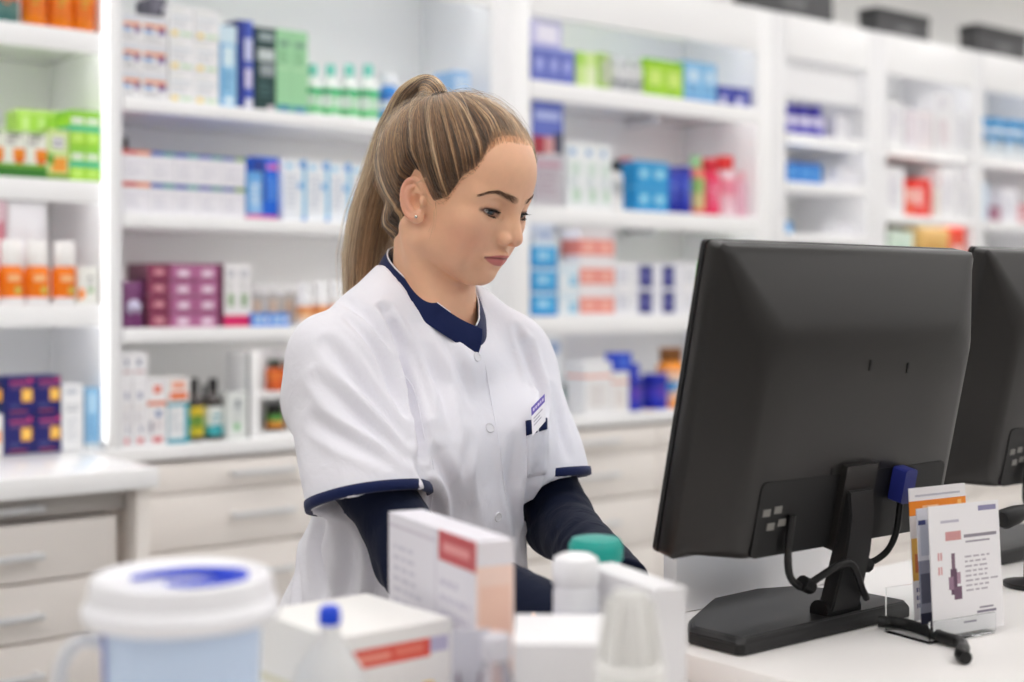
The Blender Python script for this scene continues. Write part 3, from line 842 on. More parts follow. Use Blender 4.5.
t = empty('leaflet_stand', (X(533, YF + .012), YF + .012, z2 + .0005)); tag(t, 'leaflet with blue sky and red fruit in a clear stand beside the woman\'s face', 'leaflet stand')
lw = X(564, YF + .012) - X(533, YF + .012); lh = Z(533, 101, YF + .012) - z2
me = carton_mesh(lw, .002, lh, (228, 222, 230), [(0, .62, 1, 1, (96, 110, 190)), (.1, .82, .9, .9, (170, 180, 224)), (0, .48, .4, .66, (160, 40, 60)), (.4, .5, .7, .66, (206, 150, 150)), (.7, .5, 1, .7, (60, 60, 84)), (.1, .36, .9, .42, (226, 180, 200))] + text(.1, .08, .9, .34, 5, (206, 180, 196)))
obj('leaflet', me, t, (0, .004, .004))
CLR = mat((255, 255, 255), .05, trans=1.0, ior=1.3)
box_obj('clear_holder', -.002, 0, 0, lw + .002, .003, lh * .5, CLR, t); box_obj('base', -.002, .0, -.0, lw + .002, .06, .003, PALE, t)
WG = [(.1, .8, .5, .9, (150, 180, 214)), (.2, .5, .8, .7, (206, 222, 214)), (.3, .1, .8, .3, (190, 214, 196))] + text(.15, .3, .85, .5, 3, (180, 196, 200))
row([567, 585, 600, 612], 141, z2, (232, 236, 238), WG, 'white carton with pale green print', 'beside the leaflet', 'white and pale green cartons', d=.07)
bottle(620, 13, 160, z2, 'pill', (236, 236, 236), (30, 30, 34), [(236, 236, 236), (200, 204, 206)], 'white bottle with black cap on the right lit bay\'s second shelf', art=(120, 120, 126))
bottle(631, 10, 158, z2, 'pill', (110, 40, 44), (206, 30, 40), [(226, 216, 216), (120, 40, 50)], 'dark bottle with red cap between the black-capped bottle and cyan cartons', sb=.12)
row([637, 652, 669], 160, z2, (34, 150, 214), [(.2, .3, .8, .7, (110, 200, 232)), (0, .9, 1, 1, (80, 170, 220))] + text(.25, .36, .75, .62, 2, (220, 240, 248)), 'cyan carton', w, 'cyan cartons', d=.08, tiers=2)
for i, px in enumerate((675.5, 688.5)):
    bottle(px, 12.5, 166, z2, 'tin', (28, 40, 160), None, [(40, 56, 180), (60, 80, 200)], nth('dark blue canister', i, 2, 'beside the cyan cartons'), 'dark blue canisters', art=(120, 140, 220))
bottle(702, 12, 156, z2, 'tube', (226, 130, 110), (150, 206, 150), [(214, 200, 140), (150, 190, 110)], 'salmon bottle with pale green cap beside the pink ones')
bottle(716.5, 14, 158, z2, 'pill', (232, 40, 90), (214, 40, 60), [(236, 60, 110), (240, 90, 130)], 'hot pink bottle with red cap on the right lit bay\'s second shelf', art=(250, 180, 200))
bottle(732.5, 15, 156, z2, 'pill', (238, 214, 222), (226, 50, 50), [(238, 206, 216), (240, 150, 170)], 'pale pink bottle with red cap on the right lit bay\'s second shelf', art=(226, 120, 150))
bottle(746, 9, 172, z2, 'tube', (236, 190, 206), (236, 180, 190), None, 'slim pale pink bottle at the end of the second shelf')
w = 'on the right lit bay\'s third shelf'
row([533, 558], 243, z3, (52, 158, 220), [(0, .86, 1, 1, (200, 226, 240)), (.2, .3, .8, .7, (110, 190, 232)), (0, 0, 1, .08, (30, 110, 190))] + text(.25, .35, .75, .62, 2, (216, 236, 246)), 'cyan carton of the column', 'nearest the woman\'s chin', 'cyan carton column', d=.09, tiers=3)
row([534, 556], 222, z3 + (Z(533, 243, YF + SB) - z3), (214, 222, 236), [(.2, .2, .8, .6, (180, 196, 226))], 'whitish carton', 'on the cyan column', d=.07)
row([559, 580], 262, z3, (226, 234, 240), [(.5, .1, .9, .5, (150, 200, 226)), (.1, .6, .9, .8, (206, 224, 236))], 'white and pale blue carton', 'between cyan and salmon columns', 'white and pale blue cartons', d=.08, tiers=2)
SM = [(.05, .12, .48, .62, (236, 150, 136)), (.52, .12, .95, .62, (240, 170, 150)), (.15, .25, .4, .5, (246, 196, 180)), (.6, .25, .85, .5, (246, 206, 186))]
row([580.5, 598, 615], 228, z3, (238, 232, 234), [(0, .08, 1, .62, (234, 140, 128)), (.15, .2, .85, .5, (244, 178, 164))], 'salmon and white carton', w, 'salmon cartons', d=.09, tiers=3)
row([615.5, 637], 262, z3, (236, 236, 240), [(.15, .2, .4, .8, (206, 208, 220))] + text(.45, .2, .9, .8, 4, (200, 204, 214)), 'white carton', 'right of the salmon columns', 'plain white pair', d=.09, tiers=2)
row([637.5, 661, 682], 263, z3, (232, 233, 240), [(.08, .06, .66, .92, (44, 46, 124)), (.2, .3, .55, .7, (90, 92, 160))], 'white carton with navy panel', w, 'white and navy cartons', d=.09, tiers=2)
row([682.5, 700], 262, z3, (236, 236, 240), text(.15, .2, .9, .8, 5, (200, 204, 214)), 'plain white carton', 'beside the green and yellow one', 'plain white pair', d=.09, tiers=2)
row([701, 720], 262, z3 + .055, (90, 196, 70), [(0, 0, 1, .48, (246, 220, 30)), (0, .48, 1, .54, (170, 210, 50))], 'green and yellow carton', 'on the shelf by the monitor\'s edge', d=.08)
row([700.5, 724], 298, z3, (176, 60, 160), [(.2, .3, .8, .7, (214, 130, 200))], 'magenta carton', 'under the green and yellow one', d=.09)
w = 'on the ledge, right lit bay'
row([548, 562], 338, z4, (226, 230, 236), [(.1, .8, .9, .95, (150, 170, 206)), (.2, .3, .8, .6, (206, 214, 222))], 'tall pale carton', 'half hidden by the far sleeve', d=.07)
bottle(573, 13, 376, z4, 'pill', mat((196, 210, 206), .1, trans=.6), (232, 236, 236), [(206, 214, 212), (110, 150, 146)], 'greenish clear bottle on the ledge beside the far sleeve', sb=.11)
row([586, 612], 362, z4, (238, 238, 240), [(0, .70, 1, .75, (236, 150, 130)), (.1, .1, .9, .6, (232, 230, 230))] + text(.2, .15, .8, .55, 5, (214, 208, 208)), 'broad white carton with thin salmon stripe', w, d=.09)
row([612.5, 629], 372, z4, (238, 236, 236), [(0, .72, 1, .78, (226, 150, 130))] + text(.2, .15, .8, .6, 5, (214, 200, 196)), 'narrow white carton with thin salmon stripe', w, d=.09)
for i, (px, yt) in enumerate(((638, 364), (663.5, 374))):
    bottle(px, 18, yt, z4, 'tin' if i else 'pill', (32, 46, 176), (36, 60, 190), [(40, 52, 186), (70, 60, 190), (34, 44, 160)], ['tall indigo bottle beside the white cartons on the ledge', 'indigo canister beside the orange bottle on the ledge'][i], 'indigo bottles', art=(120, 70, 170))
row([616, 632], 353, z4 + Z(612.5, 372, YF + SB) - z4, (30, 70, 200), [(.2, .3, .8, .7, (70, 110, 220))], 'small bright blue carton', 'on the narrow white carton', d=.05)
bottle(653, 9, 412, z4, 'pill', (246, 190, 30), (246, 170, 40), None, 'tiny yellow bottle between the indigo bottles on the ledge', sb=.012)
bottle(681, 20, 348, z4, 'pill', (246, 150, 40), (130, 80, 30), [(240, 190, 150), (60, 150, 210), (240, 200, 170)], 'orange bottle with brown cap and blue label band on the ledge', art=(226, 226, 230))
bottle(699, 14, 372, z4, 'tube', (214, 228, 240), (110, 190, 226), [(226, 234, 242), (180, 214, 236)], 'white bottle with light blue cap on the ledge by the monitor')

# ------------------------------------------------------------------ bays above the monitor
z1, z2, z3 = Z4[0], Z4[1], Z4[2]
for i, (px, w_) in enumerate(((794, 11), (806, 12), (821, 17))):
    bottle(px, w_, 104 + i, z1, 'pill', (52, 46, 170), (60, 50, 160), [(80, 70, 190), (214, 210, 234)], nth('violet-blue bottle', i, 3, 'in the narrow bay'), 'violet-blue bottles', art=(236, 232, 244))
row([836, 848], 115, z1, (226, 226, 230), text(.2, .3, .8, .8, 4, (190, 190, 200)), 'white carton', 'beside the violet-blue bottles', d=.06)
row([788, 800, 812, 822], 161, z2, (40, 124, 208), [(.2, .3, .8, .7, (90, 160, 224)), (0, .88, 1, 1, (30, 100, 190))], 'blue carton', 'in the narrow bay', 'blue cartons in the narrow bay', d=.07)
for i, (a, b, yt) in enumerate(((826, 838, 180), (839, 850, 168), (850.5, 861, 170))):
    row([a, b], yt, z2, (226, 226, 231), text(.2, .2, .8, .8, 4, (200, 200, 210)), ['low white carton', 'tall white carton', 'narrow white carton'][i], 'beside the blue cartons', d=.06)
bottle(791, 9, 221, z3, 'tube', (90, 160, 214), (60, 140, 210), None, 'small blue bottle on the narrow bay\'s third shelf')
row([838, 856], 224, z3, (230, 230, 234), text(.2, .2, .8, .8, 3, (200, 200, 210)), 'white carton', 'on the narrow bay\'s third shelf', d=.06)
z1, z2, z3 = Z5[0], Z5[1], Z5[2]
WP = text(.15, .2, .85, .85, 6, (196, 192, 206))
for i, (a, b, yt, c) in enumerate(((888, 904, 101, W_), (906, 918, 108, (232, 228, 234)), (918.5, 933, 110, (236, 228, 230)), (935, 955, 114, W_), (955.5, 966, 112, (230, 231, 234)))):
    row([a, b], yt, z1, c, WP if i % 2 == 0 else text(.2, .15, .8, .9, 6, (206, 180, 190)), nth('white carton', i, 5, 'on the bay\'s top shelf'), '', 'white cartons above the monitor', d=.09)
row([936, 954], 92, z1 + Z(935, 114, YF + SB) - z1 + .001, W_, WP, 'white carton lying', 'on the fourth one, top shelf', d=.08)
row([887, 905], 167, z2, W_, WP, 'tall white carton', 'left of the red cartons', d=.09)
row([906, 915], 186, z2, (236, 112, 92), [(.2, .5, .9, .9, (246, 200, 190)), (0, .1, .9, .4, (240, 90, 60))], 'coral carton', 'left of the bright red one', d=.08)
row([916, 932], 178, z2, (236, 54, 44), [(0, .3, .45, .75, (248, 196, 190)), (.5, .1, .9, .3, (240, 100, 90))], 'bright red carton', 'on the bay above the monitor', d=.08)
row([933.5, 941], 188, z2, (232, 226, 220), text(.2, .2, .8, .8, 4, (206, 170, 150)), 'narrow cream carton', 'right of the red one', d=.08)
row([941.5, 958], 167, z2, W_, WP, 'tall white carton', 'right of the cream one', d=.09)
row([958.5, 966.5], 186, z2, (234, 234, 236), WP, 'short white carton', 'at the end of the second shelf', d=.08)
row([890, 914], 230, z3, (206, 222, 208), [(.2, .3, .8, .7, (190, 214, 196))], 'pale green carton', 'just over the monitor\'s top edge', d=.08)
row([922, 949.5], 227, z3, (222, 180, 110), [(.1, .3, .9, .7, (206, 160, 84)), (0, .9, 1, 1, (232, 200, 140))], 'amber carton', 'just over the monitor\'s top edge', d=.08)
row([950.5, 966], 227, z3, (226, 84, 54), [(.25, .1, .8, .55, (240, 220, 214)), (0, .8, 1, 1, (214, 60, 40))], 'red and white carton', 'just over the monitor\'s top edge', d=.08)
z1, z2 = Z6[0], Z6[1]
for i, px in enumerate((987, 1003, 1020, 1038)):
    bottle(px, 13.5, 117 + i * 1.5, z1, 'pill', (226, 232, 236), (50, 150, 208), [(226, 232, 236), (206, 220, 230), (60, 150, 206)], nth('white bottle with cyan top', i, 4, 'in the rightmost bay'), 'cyan-topped bottles', art=(60, 70, 90))
row([984, 989], 182, z2, (206, 224, 240), [], 'slim pale blue carton', 'at the rightmost bay\'s left side', d=.09)
row([990, 1001], 206, z2, (150, 96, 120), [(.2, .3, .8, .7, (190, 140, 160))], 'small maroon carton', 'in the rightmost bay', d=.06)
row([1002, 1018], 188, z2, (234, 234, 240), text(.2, .2, .8, .8, 5, (190, 190, 206)), 'white carton', 'beside the small maroon one', d=.07)
row([1019, 1034], 204, z2, (206, 130, 140), [(.2, .2, .8, .6, (230, 200, 206))], 'dusty pink carton', 'at the photo\'s right edge', d=.07)
# ================================================================== THE COUNTER AND WHAT STANDS ON IT
CT = 1.02; RT = 1.05
COUNTER_M = mat((236, 233, 231), .3)
t = empty('counter', (-1.2, .50, 0)); tag(t, 'white service counter running along the bottom of the photo, covered with packages', 'counter')
box_obj('worktop', -.02, -.02, CT - .04, 5.02, .80, CT, COUNTER_M, t, .003)
box_obj('front_panel', 0, 0, .08, 5.0, .03, CT - .0401, WHITE, t, .002)
for x in (.0, 1.25, 2.5, 3.75, 4.97):
    box_obj('side_panel', x, .0301, .08, x + .03, .60, CT - .0401, PALE, t)
box_obj('shelf', .031, .031, .50, 4.969, .30, .52, PALE, t)
box_obj('plinth', .02, .05, 0, 4.98, .55, .0799, mat((150, 148, 146), .5), t)
o = box_obj('riser_platform', 1.088, .70, CT + .0003, 2.9, 1.19, RT, COUNTER_M, None, .003)
tag(o, 'low white platform on the counter carrying both monitors and the leaflets', 'platform')

# ------------------------------------------------------------------ monitors
PLASTIC = mat((31, 29, 28), .38, bump=(700, .06, .0004))
PLASTIC_D = mat((26, 26, 27), .45, bump=(700, .06, .0004))
BLACK = mat((6, 6, 7), .55)
STAND = mat((24, 24, 25), .45, bump=(700, .05, .0004))
TILT = RAD(12.2)
def monitor(x0, ybot, zbot, zfoot, label, Wm=.453, Hm=.338):
    xc = x0 + Wm / 2
    t = empty('monitor', (xc, ybot, zfoot)); tag(t, label, 'monitor', 'black monitors')
    st, ct = math.sin(TILT), math.cos(TILT); dz = zbot - zfoot
    def P(u, v, w): return Vector((u, -v * st - w * ct, dz + v * ct - w * st))
    def ring(l, r, b, tp, w, rad, n=6):
        pts = []
        for cx_, cy_, a0 in ((r - rad, tp - rad, 0), (l + rad, tp - rad, 90), (l + rad, b + rad, 180), (r - rad, b + rad, 270)):
            for k in range(n + 1):
                a = RAD(a0 + 90 * k / n); pts.append(P(cx_ + rad * math.cos(a), cy_ + rad * math.sin(a), w))
        return pts
    h = Wm / 2
    bm = bmesh.new(); prev = None
    spec = [(h - .002, .002, Hm - .002, -.004, .006), (h, .0, Hm, -.001, .007), (h, .0, Hm, .016, .007), (h - .003, .003, Hm - .003, .020, .008), (h - .008, .006, Hm - .010, .024, .014),
            (h - .036, .008, Hm - .074, .058, .034), (h - .043, .012, Hm - .088, .0625, .040), (h - .054, .018, Hm - .104, .0645, .044), (h - .10, .04, Hm - .14, .0655, .03)]
    first = None
    for hw, b, tp, w, rad in spec:
        R_ = [bm.verts.new(p) for p in ring(-hw, hw, b, tp, w, rad)]
        if prev:
            for i in range(len(R_)): bm.faces.new((prev[i], prev[(i + 1) % len(R_)], R_[(i + 1) % len(R_)], R_[i])).smooth = True
        else: bm.faces.new(R_[::-1])
        prev = R_
    bm.faces.new(prev)
    auto_smooth(obj('back_shell', bm, t, mats=PLASTIC), 40)
    def plate(name, l, r, b, tp, w0, w1, m, par=t, rad=.003):
        bm = bmesh.new()
        A = [bm.verts.new(p) for p in ring(l, r, b, tp, w0, rad, 3)]; B = [bm.verts.new(p) for p in ring(l, r, b, tp, w1, rad, 3)]
        for i in range(len(A)): bm.faces.new((A[i], A[(i + 1) % len(A)], B[(i + 1) % len(A)], B[i]))
        bm.faces.new(A[::-1]); bm.faces.new(B)
        return auto_smooth(obj(name, bm, par, mats=m), 30)
    fr = bmesh.new()
    O_ = [fr.verts.new(p) for p in ring(-h, h, 0, Hm, -.010, .006, 3)]; I_ = [fr.verts.new(p) for p in ring(-h + .018, h - .018, .024, Hm - .018, -.010, .003, 3)]
    O2 = [fr.verts.new(p) for p in ring(-h, h, 0, Hm, -.0042, .006, 3)]; I2 = [fr.verts.new(p) for p in ring(-h + .018, h - .018, .024, Hm - .018, -.0042, .003, 3)]
    n = len(O_)
    for i in range(n):
        j = (i + 1) % n
        fr.faces.new((O_[i], O_[j], I_[j], I_[i])); fr.faces.new((O2[i], I2[i], I2[j], O2[j])); fr.faces.new((O_[i], O2[i], O2[j], O_[j])); fr.faces.new((I_[i], I_[j], I2[j], I2[i]))
    obj('bezel', fr, t, mats=PLASTIC_D)
    plate('screen', -h + .018, h - .018, .024, Hm - .018, -.0062, -.0045, mat((150, 178, 205), .2, emit=(226, 228, 232), estr=.35))
    # lower back: black plate stands in for the shaded socket recess
    bay = plate('port_recess_plate', -.158, .172, .010, .094, .050, .0662, BLACK, rad=.008)
    tag(bay, 'black plate in place of the shaded socket recess')
    plate('port_rib', -.028, .028, .006, .104, .050, .074, PLASTIC, rad=.003)
    for k, (u, v) in enumerate(((-.150, .056), (-.132, .058), (-.140, .040), (-.122, .043))):
        plate('port_label', u, u + .012, v, v + .008, .0663, .0671, mat((120, 118, 114), .5), bay, .0005)
    for u, v in ((.06, .205), (-.01, .210), (.040, .090), (-.045, .090)):
        plate('screw_slot', u, u + .003, v, v + .012, .0640, .0662, BLACK, t, .0008)
    vg = plate('video_plug', .066, .088, .056, .096, .0676, .086, mat((38, 46, 124), .4), rad=.004)
    tag(vg, 'blue plug')
    # stand: flat bar down to a broad foot
    yf_ = -.055
    def bar(name, pts, wid, th, m):
        bm = bmesh.new(); prev = None
        for (y, z), wd in zip(pts, wid):
            i = [p for p in pts].index((y, z)); a = Vector(pts[max(i - 1, 0)]); b = Vector(pts[min(i + 1, len(pts) - 1)]); tg = (b - a).normalized(); nn_ = Vector((-tg.y, tg.x))
            R_ = [bm.verts.new((sx * wd / 2, y + nn_.x * sy * th / 2, z + nn_.y * sy * th / 2)) for sx, sy in ((-1, -1), (1, -1), (1, 1), (-1, 1))]
            if prev:
                for q in range(4): bm.faces.new((prev[q], prev[(q + 1) % 4], R_[(q + 1) % 4], R_[q]))
            else: bm.faces.new(R_[::-1])
            prev = R_
        bm.faces.new(prev)
        bmesh.ops.bevel(bm, geom=bm.edges[:], offset=.002, segments=2, affect='EDGES')
        return auto_smooth(obj(name, bm, t, mats=m), 35)
    bar('neck', [(-.082, dz + .058), (-.084, dz + .030), (-.078, dz - .010), (-.062, .030), (-.050, .012)], [.044, .044, .046, .050, .054], .020, STAND)
    tube('hinge', [(-.030, -.056, .022), (.030, -.056, .022)], .013, BLACK, t, 14)
    bm = bmesh.new()
    outl = [(-.185, -.070), (-.178, -.078), (.108, -.078), (.115, -.070), (.115, .0), (.085, .070), (.03, .092), (-.05, .088), (-.15, .030), (-.185, -.004)]
    lo = [bm.verts.new((x, y, .0005)) for x, y in outl]; mid = [bm.verts.new((x, y, .012)) for x, y in outl]; up = [bm.verts.new((x * .965, y * .93 - .0015, .0185)) for x, y in outl]
    k = len(outl)
    for i in range(k):
        j = (i + 1) % k
        bm.faces.new((lo[i], lo[j], mid[j], mid[i])); bm.faces.new((mid[i], mid[j], up[j], up[i]))
    bm.faces.new(lo[::-1]); bm.faces.new(up)
    bmesh.ops.bevel(bm, geom=[e for e in bm.edges if e.calc_length() > .02], offset=.0015, segments=2, affect='EDGES')
    auto_smooth(obj('foot', bm, t, mats=STAND), 35)
    L = lambda u, v, w: tuple(P(u, v, w))
    CAB = mat((14, 14, 15), .45)
    c1 = [L(-.105, .055, .070), L(-.107, .018, .074), L(-.098, -.010, .074), L(-.078, -.026, .070), L(-.055, -.032, .067), (-.020, -.088, .080), (.012, -.084, .045), (.024, -.080, .034)]
    tube('cable', catmull(c1, 8), .0042, CAB, t, 8)
    c2 = [L(.077, .058, .078), L(.077, .022, .080), L(.074, -.002, .076), L(.062, -.016, .070), L(.044, -.020, .066)]
    tube('cable', catmull(c2, 8), .0038, CAB, t, 8)
    for p in (L(-.055, -.032, .067), L(.046, -.020, .066)):
        tube('cable_clip', [Vector(p) + Vector((-.008, 0, .004)), Vector(p) + Vector((.008, 0, -.003))], .0085, BLACK, t, 10)
    return t
M1X, M1Y = 1.076, 1.062
monitor(M1X, M1Y, 1.151, RT + .0005, 'large black monitor seen from behind, its blue plug and cables showing')
monitor(1.729, 1.171, 1.162, RT + .0005, 'black monitor cut off by the right edge of the photo')
# loose cable from the stand's foot across the platform
cw = [(1.336, .972, .0085), (1.346, .950, .0085), (1.346, .930, .0078), (1.338, .905, .0075), (1.328, .882, .0075), (1.325, .862, .0075), (1.302, .842, .0085), (1.288, .834, .010), (1.276, .828, .008), (1.270, .818, .0075)]
o = tube('power_cable', catmull([(x, y, RT + z) for x, y, z in cw], 8), .0068, mat((16, 16, 17), .45), None, 10)
tag(o, 'thick black cable lying on the platform beside the monitor\'s foot', 'cable')

# pale box behind the first monitor's foot
t = empty('flat_box', (1.212, 1.166, RT + .0005)); tag(t, 'narrow pale grey box standing upright behind the first monitor\'s foot', 'box')
# (stands half on the platform's rear edge strip)
box_obj('box_body', 0, 0, 0, .30, .023, .108, mat((240, 239, 240), .4), t, .003)
box_obj('lid', .002, .0005, .1082, .298, .0225, .116, mat((232, 230, 232), .35), t, .002)

# ------------------------------------------------------------------ leaflets in a clear holder
def leaf(name, p0, p1, z0, h, prints, label, lean=.02, base=(238, 236, 238), side=None):
    p0 = Vector(p0); p1 = Vector(p1); w = (p1 - p0).length; a = math.atan2(p1.y - p0.y, p1.x - p0.x)
    me = carton_mesh(w, .0012, h, base, prints)
    o = obj(name, me, None, (p0.x, p0.y, z0)); o.rotation_euler = (-lean, 0, a)
    return tag(o, label, 'leaflet', 'leaflets beside the monitor')
PURP = (96, 70, 90)
pr = [(.16, .86, .42, .88, (190, 186, 200)), (.70, .93, .96, .97, (140, 136, 170)), (.22, .72, .44, .79, (206, 150, 150)), (.48, .73, .95, .755, (140, 134, 144)), (.5, .69, .85, .705, (160, 154, 164)),
      (.27, .30, .36, .50, PURP), (.24, .34, .31, .44, (150, 120, 140)), (.31, .26, .42, .36, (110, 84, 104)), (.29, .50, .34, .62, (120, 96, 112)), (.36, .38, .41, .47, (170, 140, 156)),
      (.12, .10, .12 + .001, .1, (200, 200, 200))] + text(.48, .30, .95, .60, 8, (186, 180, 188), .4) + text(.10, .44, .2, .66, 2, (214, 160, 160)) + [(.62, .13, .9, .15, (130, 124, 140)), (.66, .165, .86, .18, (150, 144, 156)), (.42, .07, .6, .085, (150, 146, 160))]
LB_, LR_ = at_depth(934, 638, 1.535), at_depth(1004, 629, 1.59)
leaf('leaflet', (LB_.x, LB_.y), (LR_.x, LR_.y), RT + .006, .140, pr, 'white leaflet with a small dark picture and fine print, frontmost in the clear holder', .06)
LB2, LR2 = at_depth(915, 621, 1.585), at_depth(971, 615, 1.635)
pr2 = [(0, .79, 1, .90, (240, 140, 36)), (.22, .82, .5, .86, (252, 200, 150)), (.85, .82, .92, .88, (250, 190, 110)), (0, .30, .2, .62, (240, 190, 90)), (.05, .36, .15, .5, (214, 120, 60)), (.1, .93, .9, .945, (190, 190, 200))] + text(.05, .08, .2, .26, 3, (110, 110, 150)) + text(.3, .1, .95, .74, 8, (206, 204, 210))
leaf('leaflet', (LB2.x, LB2.y), (LR2.x, LR2.y), RT + .012, .147, pr2, 'white leaflet with orange header and yellow strip behind the others', .06)
LB3, LR3 = at_depth(922, 628, 1.56), at_depth(973, 621, 1.605)
pr3 = [(0, 0, 1, .12, (44, 46, 70)), (0, .12, 1, .56, (150, 152, 168)), (.02, .2, .2, .45, (96, 98, 116)), (.05, .60, .5, .9, (196, 200, 214)), (.02, .86, .16, .9, (60, 70, 130))]
leaf('leaflet', (LB3.x, LB3.y), (LR3.x, LR3.y), RT + .010, .130, pr3, 'leaflet with grey photograph and dark foot, middle one in the holder', .06, (226, 226, 234))
ang = math.atan2(LR_.y - LB_.y, LR_.x - LB_.x)
t = empty('leaflet_holder', (LB_.x, LB_.y, RT + .0005), ang); tag(t, 'clear acrylic holder keeping the leaflets upright on the platform', 'leaflet holder')
ACR = mat((250, 252, 252), .03, trans=1.0, ior=1.2)
box_obj('base', -.012, -.004, 0, .09, .062, .003, ACR, t); box_obj('front_lip', -.012, -.006, .0031, .09, -.004, .024, ACR, t); box_obj('rear_panel', -.012, .058, .0031, .09, .060, .05, ACR, t)

# dark hand scanner resting on the platform near the right edge
t = empty('barcode_scanner', (0, 0, 0)); tag(t, 'black handheld scanner lying behind the leaflets at the right edge', 'scanner')
p0, p1 = at_depth(1002, 520, 1.80), at_depth(1052, 500, 1.86)
d = (p1 - p0).normalized()
tube('head', [p0, p0 + d * .004, p0 + d * .03, p0 + d * .045], [.010, .013, .012, .009], BLACK, t, 14)
tube('handle', [p0 + d * .0445, p0 + d * .10, p1 + Vector((.02, 0, -.02))], [.0088, .009, .010], BLACK, t, 12)
q0 = p0 + d * .06
lathe('cradle', [(.034, 0), (.034, .006), (.009, .010), (.007, q0.z - RT - .012), (.010, q0.z - RT - .0095)], PLASTIC_D, t, 20, loc=(q0.x, q0.y, RT + .0005))

# ------------------------------------------------------------------ things in front, on the counter
def face_angle(e):           # camera-axes direction -> world rotation about z
    return math.atan2(-e[0] * SA + e[1] * CA, e[0] * CA + e[1] * SA)
# lidded drinking mug
mc = c2w(-.232, 1.0); MZ = CT + .0006
t = empty('mug', (mc.x, mc.y, MZ), face_angle((1, 0))); tag(t, 'white-lidded blue mug with a blue curved grip on the lid, front left of the counter', 'mug')
def mz(v): return v - MZ
lathe('body', [(.046, 0), (.049, .004), (.0545, mz(1.17)), (.0555, mz(1.196)), (.0525, mz(1.196)), (.047, .008)], [mat((200, 218, 242), .3), mat((122, 120, 200), .3)], t, 48, cap1=False)
for a0, a1, z0, z1, c in ((-128, -118, .118, .133, (110, 170, 224)), (-101, -92, .112, .124, (70, 170, 214)), (-52, -45, .112, .138, (84, 96, 186)), (-150, -143, .06, .172, (128, 128, 206)), (-75, -65, .06, .07, (110, 170, 224)), (-115, -108, .05, .075, (84, 96, 186)), (-40, -30, .07, .085, (70, 170, 214))):
    bm = bmesh.new()
    A = [RAD(a0 + (a1 - a0) * k / 6) for k in range(7)]
    rr = lambda z: .0494 + (.0545 - .049) * (z - .004) / (mz(1.17) - .004) + .0004
    lo = [bm.verts.new((rr(z0) * math.cos(a), rr(z0) * math.sin(a), z0)) for a in A]; hi = [bm.verts.new((rr(z1) * math.cos(a), rr(z1) * math.sin(a), z1)) for a in A]
    for k in range(6): bm.faces.new((lo[k], lo[k + 1], hi[k + 1], hi[k]))
    obj('printed_motif', bm, t, mats=mat(c, .35))
lid = lathe('lid', [(.058, mz(1.1965)), (.066, mz(1.197)), (.0685, mz(1.200)), (.0685, mz(1.206)), (.066, mz(1.2105)), (.0640, mz(1.212)), (.0635, mz(1.222)), (.0618, mz(1.2270)), (.058, mz(1.2285)), (.054, mz(1.2262)), (.0001, mz(1.2255))], mat((240, 240, 244), .3), t, 56)
bm = bmesh.new()
hb = bmesh.new(); R1 = []
arc = catmull([(-.030, -.020, 0), (-.016, -.006, 0), (.004, .003, 0), (.026, .002, 0), (.044, -.006, 0), (.040, -.022, 0), (.026, -.036, 0), (.010, -.041, 0), (-.002, -.038, 0)], 8)
tube('lid_grip', [(x, y, mz(1.2285)) for x, y, _ in arc], [.0014 + .0026 * math.sin(math.pi * min(1, k / len(arc) + .03)) for k in range(len(arc))], mat((10, 60, 206), .3), lid, 10)
0 and lathe('raised_rim', [(.020, 0), (.042, 0), (.044, .0035), (.040, .0060), (.024, .0060), (.020, .003)], mat((240, 240, 244), .3), lid, 40, loc=(.016, .014, mz(1.2256)), cap1=True)
tube('handle', catmull([(-.0515, -.006, mz(1.180)), (-.070, -.010, mz(1.182)), (-.0815, -.012, mz(1.165)), (-.083, -.012, mz(1.135)), (-.074, -.012, mz(1.10)), (-.0505, -.006, mz(1.085))], 8), .0048, mat((236, 238, 242), .2, trans=.35), t, 10)

# clear bottle with a small blue cap
bc_ = c2w(-.134, 1.045)
FROST = mat((250, 250, 250), .35, trans=.6, ior=1.15)
t = empty('bottle', (bc_.x, bc_.y, CT + .0006)); tag(t, 'frosted clear plastic bottle with a small blue cap beside the mug', 'bottle')
zc = 1.188 - CT
lathe('body', [(.024, 0), (.0265, .004), (.027, zc - .060), (.024, zc - .040), (.013, zc - .022), (.0075, zc - .014), (.0075, zc - .0065)], FROST, t, 32)
lathe('cap', [(.0078, zc - .0068), (.0084, zc - .004), (.0080, zc + .004), (.0055, zc + .0070), (.001, zc + .0078)], mat((16, 70, 214), .3), t, 20)
lathe('liquid', [(.0225, .003), (.0245, .006), (.0245, .085), (.001, .0852)], mat((244, 242, 216), .1, trans=.75, ior=1.33), t, 28)

# white carton with a red stripe
def bev_carton(name, w, d, h, col, prints, label, loc, rz, side=None, cat='box', group=None):
    me = carton_mesh(w, d, h, col, prints, side)
    o = obj(name, me, None, loc); o.rotation_euler = (0, 0, rz)
    return tag(o, label, cat, group)
RS = [(.07, .80, .80, .91, (226, 84, 68)), (.14, .83, .46, .875, (240, 150, 132)), (.5, .835, .74, .885, (236, 126, 108)), (.80, .82, .96, .91, (190, 186, 214)), (.10, .56, .34, .62, (226, 170, 160)), (.70, .50, .86, .62, (244, 206, 110)), (.73, .47, .83, .65, (244, 206, 110))] + text(.1, .1, .6, .42, 4, (210, 206, 204))
bev_carton('carton', .114, .128, .137, (240, 239, 236), RS, 'white carton with a red stripe and yellow dot, front of the counter', (.594, .936, CT + .0006), 0, side=[(.3, .2, .45, .55, (226, 226, 190)), (.55, .3, .8, .62, (214, 220, 200)), (.1, .6, .5, .66, (226, 224, 206))])
